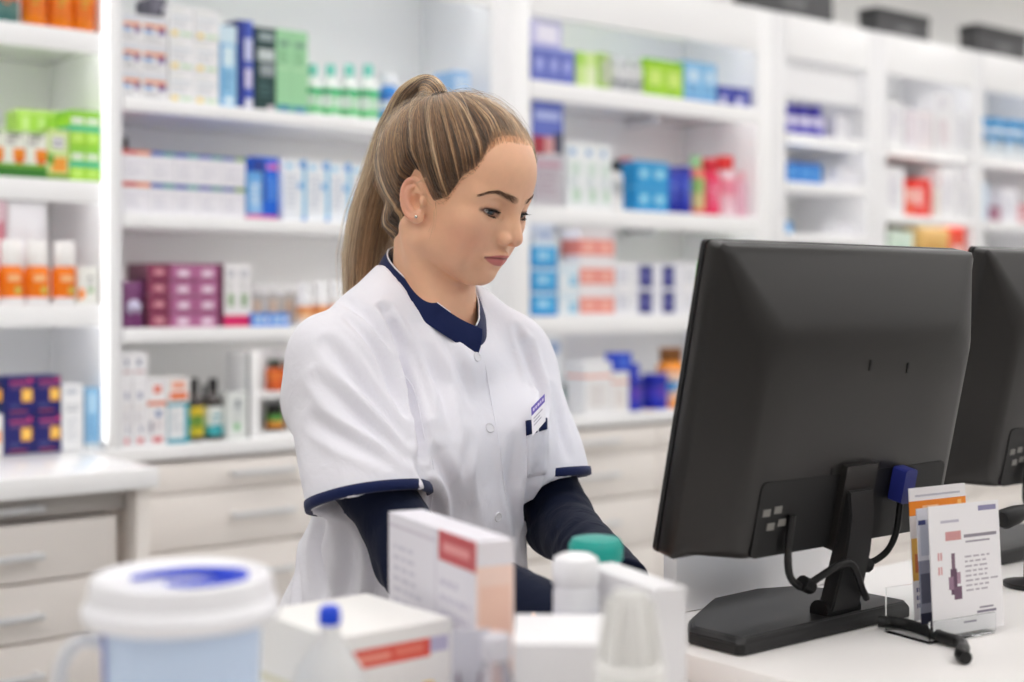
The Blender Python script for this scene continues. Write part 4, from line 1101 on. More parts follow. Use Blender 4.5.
# tall carton with a red corner
e = (.456, -.89); n0 = c2w(-.1135, 1.310)
L_ = .186; hh = 1.2245 - CT
pr = [(.60, .875, 1, 1, (196, 78, 84)), (.65, .915, .93, .955, (226, 150, 150)), (.0, .94, .58, .955, (206, 200, 212)), (.56, 0, .575, 1, (206, 202, 214))] + text(.06, .60, .5, .88, 6, (206, 204, 216), .4) + text(.62, .3, .95, .82, 8, (200, 196, 212), .4) + text(.06, .2, .5, .5, 5, (214, 210, 220), .4)
TC_ = bev_carton('carton', L_, .034, hh, (228, 226, 234), pr, 'tall lavender-white carton with red corner and peach end in front of the tunic', (n0.x, n0.y, CT + .0006), face_angle(e), side=[(0, .0, 1, .90, (246, 216, 202)), (.1, .62, .9, .82, (244, 204, 184)), (.12, .5, .5, .58, (246, 226, 216)), (.15, .3, .6, .45, (244, 198, 174)), (0, .90, 1, 1, (232, 228, 232))])
# red on the top edge
# clear vial and blister card in front of it
vc = c2w(-.0115, 1.035)
t = empty('vial', (vc.x, vc.y, CT + .0006)); tag(t, 'clear grey-capped vial standing in front of the tall carton', 'vial')
lathe('body', [(.0105, 0), (.0118, .003), (.0118, .125), (.0095, .133), (.0085, .138)], mat((228, 228, 236), .08, trans=.85, ior=1.3), t, 24)
lathe('cap', [(.0100, .1381), (.0108, .140), (.0108, .154), (.0095, .156)], mat((206, 204, 212), .3), t, 24)
bq = c2w(-.046, 1.075)
t = empty('blister_card', (bq.x, bq.y, CT + .0006), face_angle((1, .1))); tag(t, 'clear blister card with two dark needles between the cartons', 'blister card')
box_obj('card', 0, 0, 0, .030, .003, .150, mat((222, 222, 232), .15, trans=.4), t, .001)
for a in (.008, .019):
    tube('needle', [(a, -.0018, .085), (a + .003 * (1 if a > .01 else -1), -.0018, .118)], .0010, mat((84, 40, 60), .4), t, 6)

# white bottles and cartons in the middle
wbx = c2w(.0545, 1.215)
t = empty('bottle', (wbx.x, wbx.y, CT + .0006)); tag(t, 'plain white bottle with rounded white cap in front of the teal-lidded jar', 'bottle')
H = 1.2025 - CT
lathe('body', [(.0185, 0), (.0195, .003), (.0195, H - .032), (.0180, H - .026)], mat((236, 237, 240), .3), t, 32)
lathe('cap', [(.0190, H - .0259), (.0202, H - .024), (.0202, H - .008), (.0185, H - .003), (.013, H), (.001, H + .0005)], mat((242, 242, 244), .3), t, 32)
lathe('label_wrap', [(.0197, H - .12), (.0197, H - .045)], mat((226, 228, 234), .4), t, 32, cap0=False, cap1=False)
tj = c2w(.078, 1.325)
t = empty('jar', (tj.x, tj.y, CT + .0006)); tag(t, 'white jar with teal lid behind the plain white bottle', 'jar')
H = 1.1985 - CT
lathe('body', [(.022, 0), (.024, .003), (.024, H - .028), (.022, H - .022)], mat((236, 238, 238), .3), t, 32)
lathe('lid', [(.0245, H - .0218), (.0255, H - .020), (.0255, H - .007), (.022, H - .001), (.012, H + .001), (.001, H + .0015)], mat((26, 160, 148), .3), t, 32)
pA = c2w(.0007, 1.050)
bev_carton('carton', .095, .10, 1.1655 - CT, (236, 235, 237), text(.1, .2, .8, .8, 5, (224, 223, 228), .35), 'plain white carton in front of the white bottle, middle of the counter', (pA.x, pA.y, CT + .0006), face_angle((.95, -.02)))
pB = c2w(.063, 1.255)
bev_carton('carton', .122, .030, 1.186 - CT, (232, 231, 233), [(.02, .83, .98, .84, (214, 212, 216))], 'large plain greyish-white carton standing under the monitor\'s left corner', (pB.x, pB.y, CT + .0006), face_angle((.424, -.906)))
# translucent nozzle bottle
cn = c2w(.0815, .985)
t = empty('bottle', (cn.x, cn.y, CT + .0006)); tag(t, 'milky nozzle bottle with ribbed conical top at the front edge of the counter', 'bottle')
MILK = mat((240, 239, 236), .3, trans=.35, ior=1.3); H = 1.218 - CT
lathe('body', [(.026, 0), (.028, .004), (.028, H - .085), (.024, H - .070), (.021, H - .066)], MILK, t, 32)
lathe('collar', [(.0225, H - .0659), (.0245, H - .064), (.0245, H - .052), (.0225, H - .050)], mat((238, 237, 234), .3), t, 32)
cone = lathe('nozzle', [(.0200, H - .0499), (.0175, H - .035), (.0145, H - .012), (.0135, H - .003), (.011, H), (.001, H + .0005)], MILK, t, 32)
for k in range(6):
    a = k * math.pi / 3 + .2
    tube('rib', [(.0208 * math.cos(a), .0208 * math.sin(a), H - .0485), (.0185 * math.cos(a), .0185 * math.sin(a), H - .030), (.0148 * math.cos(a), .0148 * math.sin(a), H - .006)], .0022, mat((242, 241, 238), .3), cone, 8)
# ================================================================== THE PERSON
PSI_B, PSI_H, PITCH = RAD(45), RAD(34), RAD(15)
NECK = (-0.107, 1.81)                        # camera axes
pw = c2w(*NECK)
person = empty('person', (pw.x, pw.y, 0), -(PSI_B + ALPHA))
tag(person, 'blonde woman in white tunic over a navy long-sleeved top, looking down at the counter', 'person')
ZB = CAM_Z                                   # person-local z of the lens height

# head frame (forward, her left, up; origin midway between the ear canals) -> person-local
HC = np.array([0.043, 0.001, 0.1132 + ZB])
_y = PSI_B - PSI_H
RZ = np.array([[math.cos(_y), -math.sin(_y), 0], [math.sin(_y), math.cos(_y), 0], [0, 0, 1]])
RP = np.array([[math.cos(PITCH), 0, math.sin(PITCH)], [0, 1, 0], [-math.sin(PITCH), 0, math.cos(PITCH)]])
RH = RZ @ RP
HS = 1.0
def h2b(p): return HC + HS * (np.asarray(p, float) @ RH.T)
def b2h(p): return ((np.asarray(p, float) - HC) / HS) @ RH

def rows(a, b, n): return [list(a), list(b), list(n)]
def unit(v): v = np.array(v, float); return v / np.linalg.norm(v)

EYE = np.array([0.0728, 0.0315, 0.0165]); EYE_R = 0.0126
def lid_angles(beta):
    b = np.clip((beta - RAD(6)) / RAD(58), -1, 1)
    c = np.power(np.clip(1 - b * b, 0, 1), 0.50)
    mid = RAD(-9) + RAD(5) * b
    return mid + RAD(12) * c, mid - RAD(19) * c, b

LIP = [(0.0912, 0.0035, -0.0358), (0.0805, 0.0232, -0.0408), (0.0906, 0.0, -0.0366), (0.0868, 0.0, -0.0462), (0.0795, 0.0222, -0.0430),
       (0.0955, 0, -0.0404), (0.0928, 0.010, -0.0400), (0.0830, 0.0252, -0.0420)]
def build_head_field():
    F = Field((-0.115, -0.1, -0.235), (0.135, 0.1, 0.152), 0.0012)
    # skull and face masses
    F.add(ell((-0.002, 0, 0.054), (0.094, 0.075, 0.080)))
    F.add(ell((0.030, 0, 0.056), (0.066, 0.063, 0.060)), 0.03)
    F.add(ell((0.034, 0, -0.004), (0.053, 0.060, 0.057)), 0.03)
    F.add(rcone((0.008, 0.053, -0.037), (0.055, 0.013, -0.0685), 0.0150, 0.0138, True), 0.020)
    F.add(ell((0.0640, 0, -0.0660), (0.0175, 0.016, 0.0135)), 0.012)
    F.add(ell((0.059, 0.042, -0.004), (0.019, 0.019, 0.018), fold=True), 0.022)
    F.add(ell((0.047, 0.034, -0.034), (0.025, 0.022, 0.026), fold=True), 0.022)
    F.add(ell((0.0700, 0, -0.040), (0.0190, 0.023, 0.022)), 0.016)
    # brow ridge
    F.add(rcone((0.085, 0.010, 0.0315), (0.0665, 0.046, 0.0325), 0.0105, 0.010, True), 0.014)
    # eye sockets
    F.sub(ell((0.0945, 0.031, 0.016), (0.0130, 0.0175, 0.0120), fold=True), 0.014)
    # nose
    F.add(rcone((0.0880, 0, 0.024), (0.1035, 0, -0.0065), 0.0062, 0.0068), 0.012)
    F.add(ell((0.1044, 0, -0.0134), (0.0088, 0.0070, 0.0072)), 0.0055)
    F.add(ell((0.0958, 0.0110, -0.0160), (0.0082, 0.0057, 0.0064), fold=True), 0.0034)
    F.sub(ell((0.0882, 0.0168, -0.0160), (0.0032, 0.0024, 0.0075), fold=True), 0.0026)
    F.add(ell((0.098, 0, -0.0185), (0.0095, 0.0045, 0.0048)), 0.005)
    F.add(ell((0.085, 0.007, -0.007), (0.013, 0.0105, 0.015), fold=True), 0.010)
    F.sub(ell((0.0998, 0.0060, -0.0222), (0.0062, 0.0031, 0.0042), fold=True), 0.0016)
    # eyelids over the eyeballs
    F.add(ell(EYE, (0.0150, 0.0150, 0.0146), fold=True), 0.0060)
    def crease(x, y, z):
        y = np.abs(y)
        dx, dy, dz = x - EYE[0], y - EYE[1], z - EYE[2]
        r = np.sqrt(dx * dx + dy * dy + dz * dz)
        el = np.arctan2(dz, np.sqrt(dx * dx + dy * dy)); az = np.arctan2(dy, dx)
        up, lo, b = lid_angles(az)
        g = np.exp(-((el - up - RAD(17)) / RAD(5)) ** 2) * np.clip(1 - b * b, 0, 1) * np.exp(-((r - 0.015) / 0.004) ** 2)
        return 0.0012 * g * (dx > 0)
    eb = ((0.066, -0.06, -0.01), (0.1, 0.06, 0.04))
    F.disp(crease, eb)
    def opening(x, y, z):
        y = np.abs(y)
        dx, dy, dz = x - EYE[0], y - EYE[1], z - EYE[2]
        r = np.sqrt(dx * dx + dy * dy + dz * dz)
        el = np.arctan2(dz, np.sqrt(dx * dx + dy * dy)); az = np.arctan2(dy, dx)
        up, lo, b = lid_angles(az)
        g = np.maximum(el - up, lo - el) * r
        g = np.maximum(g, r - 0.024)
        g = np.maximum(g, (np.abs((az - RAD(6)) / RAD(58)) - 0.96) * 0.03)
        return np.maximum(g, 0.004 - dx)
    F.sub(opening, 0.0008, eb)
    # lips
    for a, b, ra, rb in ((LIP[0], LIP[1], 0.0039, 0.0020), (LIP[2], LIP[0], 0.0037, 0.0039), (LIP[3], LIP[4], 0.0054, 0.0022)):
        F.add(rcone(a, b, ra, rb, True), 0.0040)
    F.sub(rcone(LIP[5], LIP[6], 0.0005, 0.0005, True), 0.003)
    F.sub(rcone(LIP[6], LIP[7], 0.0005, 0.0008, True), 0.003)
    F.sub(ell((0.0870, 0, -0.0575), (0.0040, 0.012, 0.0030)), 0.008)
    # ears
    bvec = unit((-0.32, 0.05, 0.95)); nv = unit((0.42, 0.90, 0.02)); av = unit(np.cross(bvec, nv)) ; nv = unit(np.cross(av, bvec))
    if av[0] < 0: av = -av
    if nv[1] < 0: nv = -nv
    ec = np.array([-0.003, 0.0765, 0.0085])
    ES = 0.87
    def E(a, b, n=0.0): return ec + av * a * ES + bvec * b * ES + nv * n
    R = rows(av, bvec, nv)
    bbx = ((-0.05, -0.1, -0.045), (0.025, 0.1, 0.055))
    F.add(ell(E(-0.001, 0.002, -0.0045), (0.0138, 0.0232, 0.0042), R, True), 0.005, bbx)
    F.add(ell(E(0.008, -0.004, -0.010), (0.009, 0.017, 0.010), R, True), 0.006, bbx)
    def arc(t0, t1, sa, sb, r0, r1, n, k, nn=12, da=0, db=0):
        pts = []
        for i in range(nn + 1):
            t = RAD(t0 + (t1 - t0) * i / nn)
            pts.append(E(da + sa * math.cos(t), db + sb * math.sin(t), n))
        for i in range(nn):
            F.add(rcone(pts[i], pts[i + 1], r0 + (r1 - r0) * i / nn, r0 + (r1 - r0) * (i + 1) / nn, True), k, bbx)
    F.sub(ell(E(0.003, -0.004, 0.004), (0.0078, 0.0105, 0.0125), R, True), 0.003, bbx)
    F.sub(ell(E(-0.002, 0.013, 0.003), (0.0066, 0.0066, 0.0060), R, True), 0.003, bbx)
    arc(15, 255, 0.0160, 0.0275, 0.0027, 0.0031, -0.001, 0.002, 16)
    arc(95, 250, 0.0095, 0.0165, 0.0023, 0.0026, -0.001, 0.003, 10)
    F.add(ell(E(0.0125, -0.006, 0.0), (0.0040, 0.0060, 0.0040), R, True), 0.003, bbx)
    F.add(ell(E(0.003, -0.0255, -0.002), (0.0085, 0.0085, 0.0045), R, True), 0.004, bbx)
    # neck
    nb = b2h((0.012, 0, ZB - 0.045))
    F.add(rcone((-0.027, 0, -0.025), nb, 0.046, 0.055), 0.014)
    for sd in (-1, 1):
        F.add(rcone((-0.018, sd * 0.052, -0.03), b2h((0.050, sd * 0.016, ZB - 0.065)), 0.013, 0.010), 0.02)
    return F, E

HF, EAR = build_head_field()
hpos, hq = HF.mesh()
hpos = smooth_np(hpos, hq, 2, 0.5, np.where((np.linalg.norm(np.stack([hpos[:, 0] - EYE[0], np.abs(hpos[:, 1]) - EYE[1], hpos[:, 2] - EYE[2]], 1), axis=1) < 0.02) | (np.linalg.norm(hpos - np.array([.096, 0, -.017]), axis=1) < .024), 0.35, 1.0))

def seg_d(p, a, b):
    a = np.array(a); b = np.array(b); v = b - a
    t = np.clip(((p - a) @ v) / (v @ v), 0, 1)
    return np.linalg.norm(p - a - t[:, None] * v, axis=1)
def blend(c, col, w): return c * (1 - w[:, None]) + np.array(lin(col)[:3])[None, :] * w[:, None]
def sstep(x, a, b): t = np.clip((x - a) / (b - a), 0, 1); return t * t * (3 - 2 * t)

BROW = [np.array(p) for p in ((0.0970, 0.0100, 0.0332), (0.0935, 0.0240, 0.0368), (0.0865, 0.0390, 0.0395), (0.0745, 0.0520, 0.0330))]
def skin_colour(p):
    q = p.copy(); q[:, 1] = np.abs(q[:, 1])
    c = np.tile(np.array(lin((232, 181, 147))[:3]), (len(p), 1))
    c = blend(c, (222, 150, 128), 0.45 * np.exp(-(((q[:, 0] - .066) / .03) ** 2 + ((q[:, 1] - .048) / .025) ** 2 + ((q[:, 2] + .022) / .022) ** 2)))
    c = blend(c, (222, 158, 136), 0.35 * np.exp(-(np.linalg.norm(q - np.array([.108, 0, -.018]), axis=1) / .011) ** 2))
    c = blend(c, (224, 152, 130), 0.55 * sstep(q[:, 1], .072, .082) * sstep(q[:, 0], .02, .0))
    # lips
    y_ = q[:, 1] / 0.0246
    zj = -0.0403 - 0.0017 * y_ ** 2
    zt = zj + (0.0054 - 0.0012 * np.exp(-(q[:, 1] / .0022) ** 2)) * np.clip(1 - y_ ** 1.6, 0, 1)
    zb_ = zj - 0.0108 * np.clip(1 - y_ ** 2, 0, 1) ** 0.8
    lip = sstep(q[:, 2], zb_ - .0006, zb_ + .0008) * sstep(q[:, 2], zt + .0006, zt - .0006) * sstep(y_, 1.04, .96) * (q[:, 0] > .074)
    c = blend(c, (200, 108, 108), 0.85 * lip)
    dm = np.minimum(seg_d(q, LIP[5], LIP[6]), seg_d(q, LIP[6], LIP[7]))
    c = blend(c, (112, 48, 46), 0.9 * np.exp(-((q[:, 2] - zj) / .0014) ** 2) * sstep(y_, 1.04, .98) * (q[:, 0] > .074))  # dark mouth line: shade between the lips put into the colour
    # lids and lash line
    dx, dy, dz = q[:, 0] - EYE[0], q[:, 1] - EYE[1], q[:, 2] - EYE[2]
    r = np.sqrt(dx * dx + dy * dy + dz * dz); el = np.arctan2(dz, np.sqrt(dx * dx + dy * dy)); az = np.arctan2(dy, dx)
    up, lo, b = lid_angles(az)
    near = sstep(r, .021, .0165) * (dx > 0) * (np.abs(b) < 1.02)
    c = blend(c, (176, 118, 96), 0.45 * near * sstep(el - up, RAD(28), RAD(6)) * sstep(el - up, RAD(-8), RAD(0)))
    c = blend(c, (62, 40, 34), 0.97 * near * np.exp(-((el - up - RAD(1)) / RAD(8)) ** 2))
    c = blend(c, (120, 76, 64), 0.6 * near * np.exp(-((el - lo + RAD(1)) / RAD(4)) ** 2))
    # brow pigment
    db = np.minimum(np.minimum(seg_d(q, BROW[0], BROW[1]), seg_d(q, BROW[1], BROW[2])), seg_d(q, BROW[2], BROW[3]))
    wb = 0.0052 - 0.0030 * sstep(q[:, 1], .022, .052)
    c = blend(c, (124, 88, 66), 0.62 * sstep(db / wb, 1.15, 0.45))
    return c

def skin_mat():
    m = bpy.data.materials.new('skin'); m.use_nodes = True
    nt = m.node_tree; b = nt.nodes['Principled BSDF']
    at = nt.nodes.new('ShaderNodeAttribute'); at.attribute_name = 'Col'
    tc = nt.nodes.new('ShaderNodeTexCoord')
    n1 = nt.nodes.new('ShaderNodeTexNoise'); n1.inputs['Scale'].default_value = 90; n1.inputs['Detail'].default_value = 5
    hs = nt.nodes.new('ShaderNodeHueSaturation')
    mr = nt.nodes.new('ShaderNodeMapRange'); mr.inputs['To Min'].default_value = 0.95; mr.inputs['To Max'].default_value = 1.05
    nt.links.new(tc.outputs['Object'], n1.inputs['Vector']); nt.links.new(n1.outputs['Fac'], mr.inputs['Value'])
    nt.links.new(mr.outputs['Result'], hs.inputs['Value']); nt.links.new(at.outputs['Color'], hs.inputs['Color'])
    nt.links.new(hs.outputs['Color'], b.inputs['Base Color'])
    n2 = nt.nodes.new('ShaderNodeTexNoise'); n2.inputs['Scale'].default_value = 900; n2.inputs['Detail'].default_value = 3
    bp = nt.nodes.new('ShaderNodeBump'); bp.inputs['Strength'].default_value = 0.12; bp.inputs['Distance'].default_value = 0.0006
    nt.links.new(tc.outputs['Object'], n2.inputs['Vector']); nt.links.new(n2.outputs['Fac'], bp.inputs['Height'])
    nt.links.new(bp.outputs['Normal'], b.inputs['Normal'])
    b.inputs['Roughness'].default_value = 0.46
    b.inputs['Specular IOR Level'].default_value = 0.42
    b.inputs['Subsurface Weight'].default_value = 0.16
    b.inputs['Subsurface Radius'].default_value = (1.0, 0.38, 0.2)
    b.inputs['Subsurface Scale'].default_value = 0.005
    return m
SKIN = skin_mat()
HEAD_BVH = BVHTree.FromPolygons([tuple(p) for p in hpos], [tuple(q) for q in hq.tolist()])

# ------------------------------------------------------------------ eyes
def eye_obj(sd):
    c = EYE * np.array([1, sd, 1])
    g = unit((math.cos(RAD(-20)), -0.10, math.sin(RAD(-20))))       # looking down, a little towards her left
    a = unit(np.cross((0, 0, 1), g)); b = np.cross(g, a)
    prof = []
    for i in range(25):
        t = math.pi * i / 24
        prof.append((math.sin(t) * EYE_R, math.cos(t) * EYE_R))
    me_v, me_f, cols = [], [], []
    n = 32
    for r, h in prof:
        for k in range(n):
            t = 2 * math.pi * k / n
            hh = h
            me_v.append(h2b(c + a * (r * math.cos(t)) + b * (r * math.sin(t)) + g * hh))
    for i in range(24):
        for k in range(n):
            me_f.append((i * n + k, i * n + (k + 1) % n, (i + 1) * n + (k + 1) % n, (i + 1) * n + k))
    me = np_mesh('eye', np.array(me_v), np.array(me_f))
    for i, (r, h) in enumerate(prof):
        ang = i * 7.5
        for k in range(n):
            if ang < 14: col = (6, 6, 7)
            elif ang < 18: col = (70, 74, 78)
            elif ang < 26: col = (58, 63, 68)
            elif ang < 36: col = (22, 24, 28)
            else: col = (214, 204, 199)
            cols.append(lin(col)[:3])
    paint(me, np.array(cols))
    m = bpy.data.materials.new('eye_white'); m.use_nodes = True
    b_ = m.node_tree.nodes['Principled BSDF']
    at = m.node_tree.nodes.new('ShaderNodeAttribute'); at.attribute_name = 'Col'
    m.node_tree.links.new(at.outputs['Color'], b_.inputs['Base Color'])
    b_.inputs['Roughness'].default_value = 0.07; b_.inputs['Coat Weight'].default_value = 0.6
    return obj('eye', me, person, mats=m)
for sd in (-1, 1):
    eye_obj(sd)

# ------------------------------------------------------------------ hair
TIE = np.array([-0.054, 0.0, 0.1275])
HAIR_C = np.array([-0.004, 0.0, 0.045])
def hairline(az):
    """lowest hair height (head frame z) against the angle round the head from straight ahead, degrees"""
    return np.interp(az, [0, 13, 23, 29, 34, 38, 42, 46, 50, 53, 56, 59, 65, 72, 78, 86, 92, 99, 105, 112, 122, 135, 155, 180],
                     [0.104, 0.104, 0.101, 0.097, 0.088, 0.073, 0.060, 0.054, 0.048, 0.038, 0.026, 0.018, 0.013, 0.008, 0.016, 0.032, 0.039, 0.040, 0.026, -0.002, -0.030, -0.048, -0.060, -0.064])
def az_of(p): return np.degrees(np.arctan2(np.abs(p[:, 1]), p[:, 0] - 0.0))
def hair_thick(p):
    """how far the hair stands off the scalp"""
    m = p[:, 2] - hairline(az_of(p))
    back = sstep(p[:, 0], 0.05, -0.06)
    return m, sstep(m, 0.002, 0.026) * (0.0050 + 0.008 * back - 0.001 * sstep(p[:, 2], 0.08, 0.13))

def hair_cols(kind):
    m = bpy.data.materials.new('hair_' + kind); m.use_nodes = True
    nt = m.node_tree
    for n in list(nt.nodes):
        if n.type != 'OUTPUT_MATERIAL': nt.nodes.remove(n)
    out = nt.nodes['Material Output']
    p = nt.nodes.new('ShaderNodeBsdfHairPrincipled') if kind == 'strand' else nt.nodes.new('ShaderNodeBsdfPrincipled')
    rp = nt.nodes.new('ShaderNodeValToRGB')
    e = rp.color_ramp.elements
    stops = [(0.0, (46, 33, 24)), (0.22, (84, 58, 39)), (0.45, (128, 94, 64)), (0.66, (174, 136, 97)), (0.86, (208, 174, 131)), (1.0, (228, 201, 160))]
    e[0].position, e[0].color = stops[0][0], lin(stops[0][1]); e[1].position, e[1].color = stops[-1][0], lin(stops[-1][1])
    for s_, c_ in stops[1:-1]:
        x = e.new(s_); x.color = lin(c_)
    if kind == 'strand':
        at = nt.nodes.new('ShaderNodeAttribute'); at.attribute_name = 'tone'
        nt.links.new(at.outputs['Fac'], rp.inputs['Fac'])
        p.parametrization = 'COLOR'
        nt.links.new(rp.outputs['Color'], p.inputs['Color'])
        p.inputs['Roughness'].default_value = 0.34; p.inputs['Radial Roughness'].default_value = 0.5
        p.inputs['IOR'].default_value = 1.5
    else:
        at = nt.nodes.new('ShaderNodeAttribute'); at.attribute_name = 'Col'
        nt.links.new(at.outputs['Color'], p.inputs['Base Color'])
        p.inputs['Roughness'].default_value = 0.6
    nt.links.new(p.outputs[0], out.inputs['Surface'])
    return m
HAIR_S, HAIR_B = hair_cols('strand'), hair_cols('base')

def strands(name, curves, tones, radius, parent, m):
    """curves: list of (n,3) arrays in person-local space; one hair-curves object"""
    cd = bpy.data.hair_curves.new(name)
    cd.add_curves([len(c) for c in curves])
    P = np.concatenate(curves).astype(np.float32)
    cd.position_data.foreach_set('vector', P.ravel())
    rad = np.concatenate([np.linspace(1, 0.35, len(c)) * radius for c in curves]).astype(np.float32)
    ra = cd.attributes.get('radius') or cd.attributes.new('radius', 'FLOAT', 'POINT')
    ra.data.foreach_set('value', rad)
    tn = np.concatenate([np.full(len(c), t) if np.isscalar(t) else t for c, t in zip(curves, tones)]).astype(np.float32)
    ta = cd.attributes.new('tone', 'FLOAT', 'POINT'); ta.data.foreach_set('value', tn)
    cd.materials.append(m)
    o = bpy.data.objects.new(name, cd); COL.objects.link(o)
    o.parent = parent
    return o

nr = np.random.default_rng(11)
# the close-combed hair over the skull: a shell grown from the scalp
def hair_shell():
    p = hpos; m, th = hair_thick(p)
    keep = (m > -0.001) & ~((np.abs(p[:, 1]) > 0.0785) & (p[:, 2] < 0.045) & (p[:, 0] > -0.035))
    fk = keep[hq].all(1)
    used = np.unique(hq[fk]); mp = np.full(len(p), -1); mp[used] = np.arange(len(used))
    n = np.zeros_like(p)
    a = p[hq]; fn = np.cross(a[:, 2] - a[:, 0], a[:, 3] - a[:, 1])
    for k in range(4): np.add.at(n, hq[:, k], fn)
    n /= np.linalg.norm(n, axis=1)[:, None] + 1e-12
    v = p[used] + n[used] * (th[used] + 0.0004 - 0.0014 * (1 - sstep(m[used], 0.001, 0.006)))[:, None]
    # gather toward the tie at the crown
    d = np.linalg.norm(v - TIE, axis=1)
    pull = np.exp(-(d / 0.034) ** 2)
    v = v + (TIE - v) * (0.55 * pull)[:, None]
    return v, mp[hq[fk]]
hv, hf = hair_shell()
hv = smooth_np(hv, hf, 3)
HAIR_BVH = BVHTree.FromPolygons([tuple(p) for p in hv], [tuple(q) for q in hf.tolist()])

def flow_coord(p):
    """angle of a point about the line from the face to the tie: constant along a combed strand"""
    ax = unit(TIE - np.array([0.02, 0, 0.0]))
    e1 = unit(np.cross(ax, (0, 1, 0))); e2 = np.cross(ax, e1)
    q = p - TIE
    return np.arctan2(q @ e2, q @ e1)
_ph = nr.uniform(0, 6.28, 40); _fr = nr.uniform(14, 150, 40)
def streak(a):
    s = np.zeros_like(a)
    for f_, p_ in zip(_fr, _ph): s += np.sin(a * f_ + p_)
    return s / 6.3
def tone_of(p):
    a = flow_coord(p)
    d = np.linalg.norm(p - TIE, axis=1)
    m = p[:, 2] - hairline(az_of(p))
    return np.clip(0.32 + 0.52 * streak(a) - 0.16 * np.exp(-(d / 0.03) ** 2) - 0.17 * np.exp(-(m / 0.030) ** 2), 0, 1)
def ramp(t):
    st = [0.0, 0.22, 0.45, 0.66, 0.86, 1.0]
    cs = np.array([lin(c)[:3] for c in ((46, 33, 24), (84, 58, 39), (128, 94, 64), (174, 136, 97), (208, 174, 131), (228, 201, 160))])
    return np.stack([np.interp(t, st, cs[:, k]) for k in range(3)], 1)
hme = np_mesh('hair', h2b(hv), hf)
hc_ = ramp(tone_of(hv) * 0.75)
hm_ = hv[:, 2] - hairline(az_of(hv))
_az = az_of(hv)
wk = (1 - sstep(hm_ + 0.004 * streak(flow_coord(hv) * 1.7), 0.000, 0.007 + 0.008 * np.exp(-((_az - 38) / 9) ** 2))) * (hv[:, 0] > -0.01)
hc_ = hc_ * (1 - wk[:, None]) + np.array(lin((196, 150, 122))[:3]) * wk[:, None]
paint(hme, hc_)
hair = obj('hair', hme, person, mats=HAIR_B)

def scalp_strands(n):
    w = np.array([1.0])
    a = hv[hf]; area = np.linalg.norm(np.cross(a[:, 2] - a[:, 0], a[:, 3] - a[:, 1]), axis=1)
    pick = nr.choice(len(hf), n, p=area / area.sum())
    out, tones = [], []
    u = nr.random((n, 2))
    for i, f in enumerate(pick):
        q = hv[hf[f]]
        root = q[0] * (1 - u[i, 0]) * (1 - u[i, 1]) + q[1] * u[i, 0] * (1 - u[i, 1]) + q[2] * u[i, 0] * u[i, 1] + q[3] * (1 - u[i, 0]) * u[i, 1]
        d0, d1 = root - HAIR_C, TIE - HAIR_C
        r0, r1 = np.linalg.norm(d0), np.linalg.norm(d1)
        om = math.acos(max(-1, min(1, float(d0 @ d1) / (r0 * r1))))
        k = max(5, int(om * r0 / 0.008))
        L = []
        lift = nr.uniform(0.0002, 0.0022); wob = nr.normal(0, 0.0012, 3); stop = nr.uniform(0.55, 1.0)
        if nr.random() < .11: lift += nr.uniform(0.001, 0.007); wob = wob * 3.0
        for j in range(k + 1):
            t = j / k * stop
            if om < 1e-3: dirv = d1 / r1
            else: dirv = (math.sin((1 - t) * om) * d0 / r0 + math.sin(t * om) * d1 / r1) / math.sin(om)
            hit = HAIR_BVH.ray_cast(Vector(HAIR_C + dirv * 0.3), Vector(-dirv))
            rr = (0.3 - hit[3]) if hit[0] is not None else r0 + (r1 - r0) * t
            if abs(rr - (r0 + (r1 - r0) * t)) > 0.03: rr = r0 + (r1 - r0) * t
            L.append(HAIR_C + dirv * (rr + lift * math.sin(math.pi * min(1, t * 1.0 + .12)) - 0.0006 * (j == 0)) + wob * math.sin(math.pi * t))
        L = np.array(L)
        out.append(h2b(L))
        tones.append(float(np.clip(tone_of(root[None, :])[0] + nr.normal(0, 0.17), 0, 1)))
    return out, tones
sc, st = scalp_strands(9000)
tag(strands('hair_strands', sc, st, 0.00016, hair, HAIR_S), kind='stuff')

# ponytail: a soft core with strands round it
def cam2b(px, py, Y):
    w = at_depth(px, py, Y) - Vector((pw.x, pw.y, 0))
    a = PSI_B + ALPHA
    return np.array([w.x * math.cos(a) - w.y * math.sin(a), w.x * math.sin(a) + w.y * math.cos(a), w.z])
tieB = h2b(TIE)
PT = [(tieB, .0105), (h2b(TIE + np.array([-.008, 0, .011])), .0125)]
for px, py, Y, r in ((426, 87, 1.822, .0155), (412, 98, 1.838, .0200), (403, 116, 1.850, .0225), (397, 142, 1.864, .030), (389, 182, 1.874, .0365), (380, 222, 1.884, .041), (374, 260, 1.892, .041), (370, 298, 1.900, .034), (368, 340, 1.905, .022), (368, 372, 1.905, .006)):
    PT.append((cam2b(px, py, Y), r))
pc = np.array(catmull([p for p, _ in PT], 6)); pr = np.interp(np.linspace(0, len(PT) - 1, len(pc)), range(len(PT)), [r for _, r in PT])
def frame_at(i):
    t = unit(pc[min(i + 1, len(pc) - 1)] - pc[max(i - 1, 0)])
    s = unit(np.cross(t, (0.75, -0.65, 0.1))); q = np.cross(s, t)
    return t, s, q
FR = [frame_at(i) for i in range(len(pc))]
def pony_pt(i, a, r, flat=0.72):
    t, s, q = FR[i]
    return pc[i] + (s * math.cos(a) + q * math.sin(a) * flat) * r * pr[i]
pv = []; n = 28
ptone = []
_pp = nr.uniform(0, 6.28, 30); _pf = nr.integers(2, 34, 30)
def pstreak(a): return float(np.sin(_pf * a + _pp).sum() / 5.2)
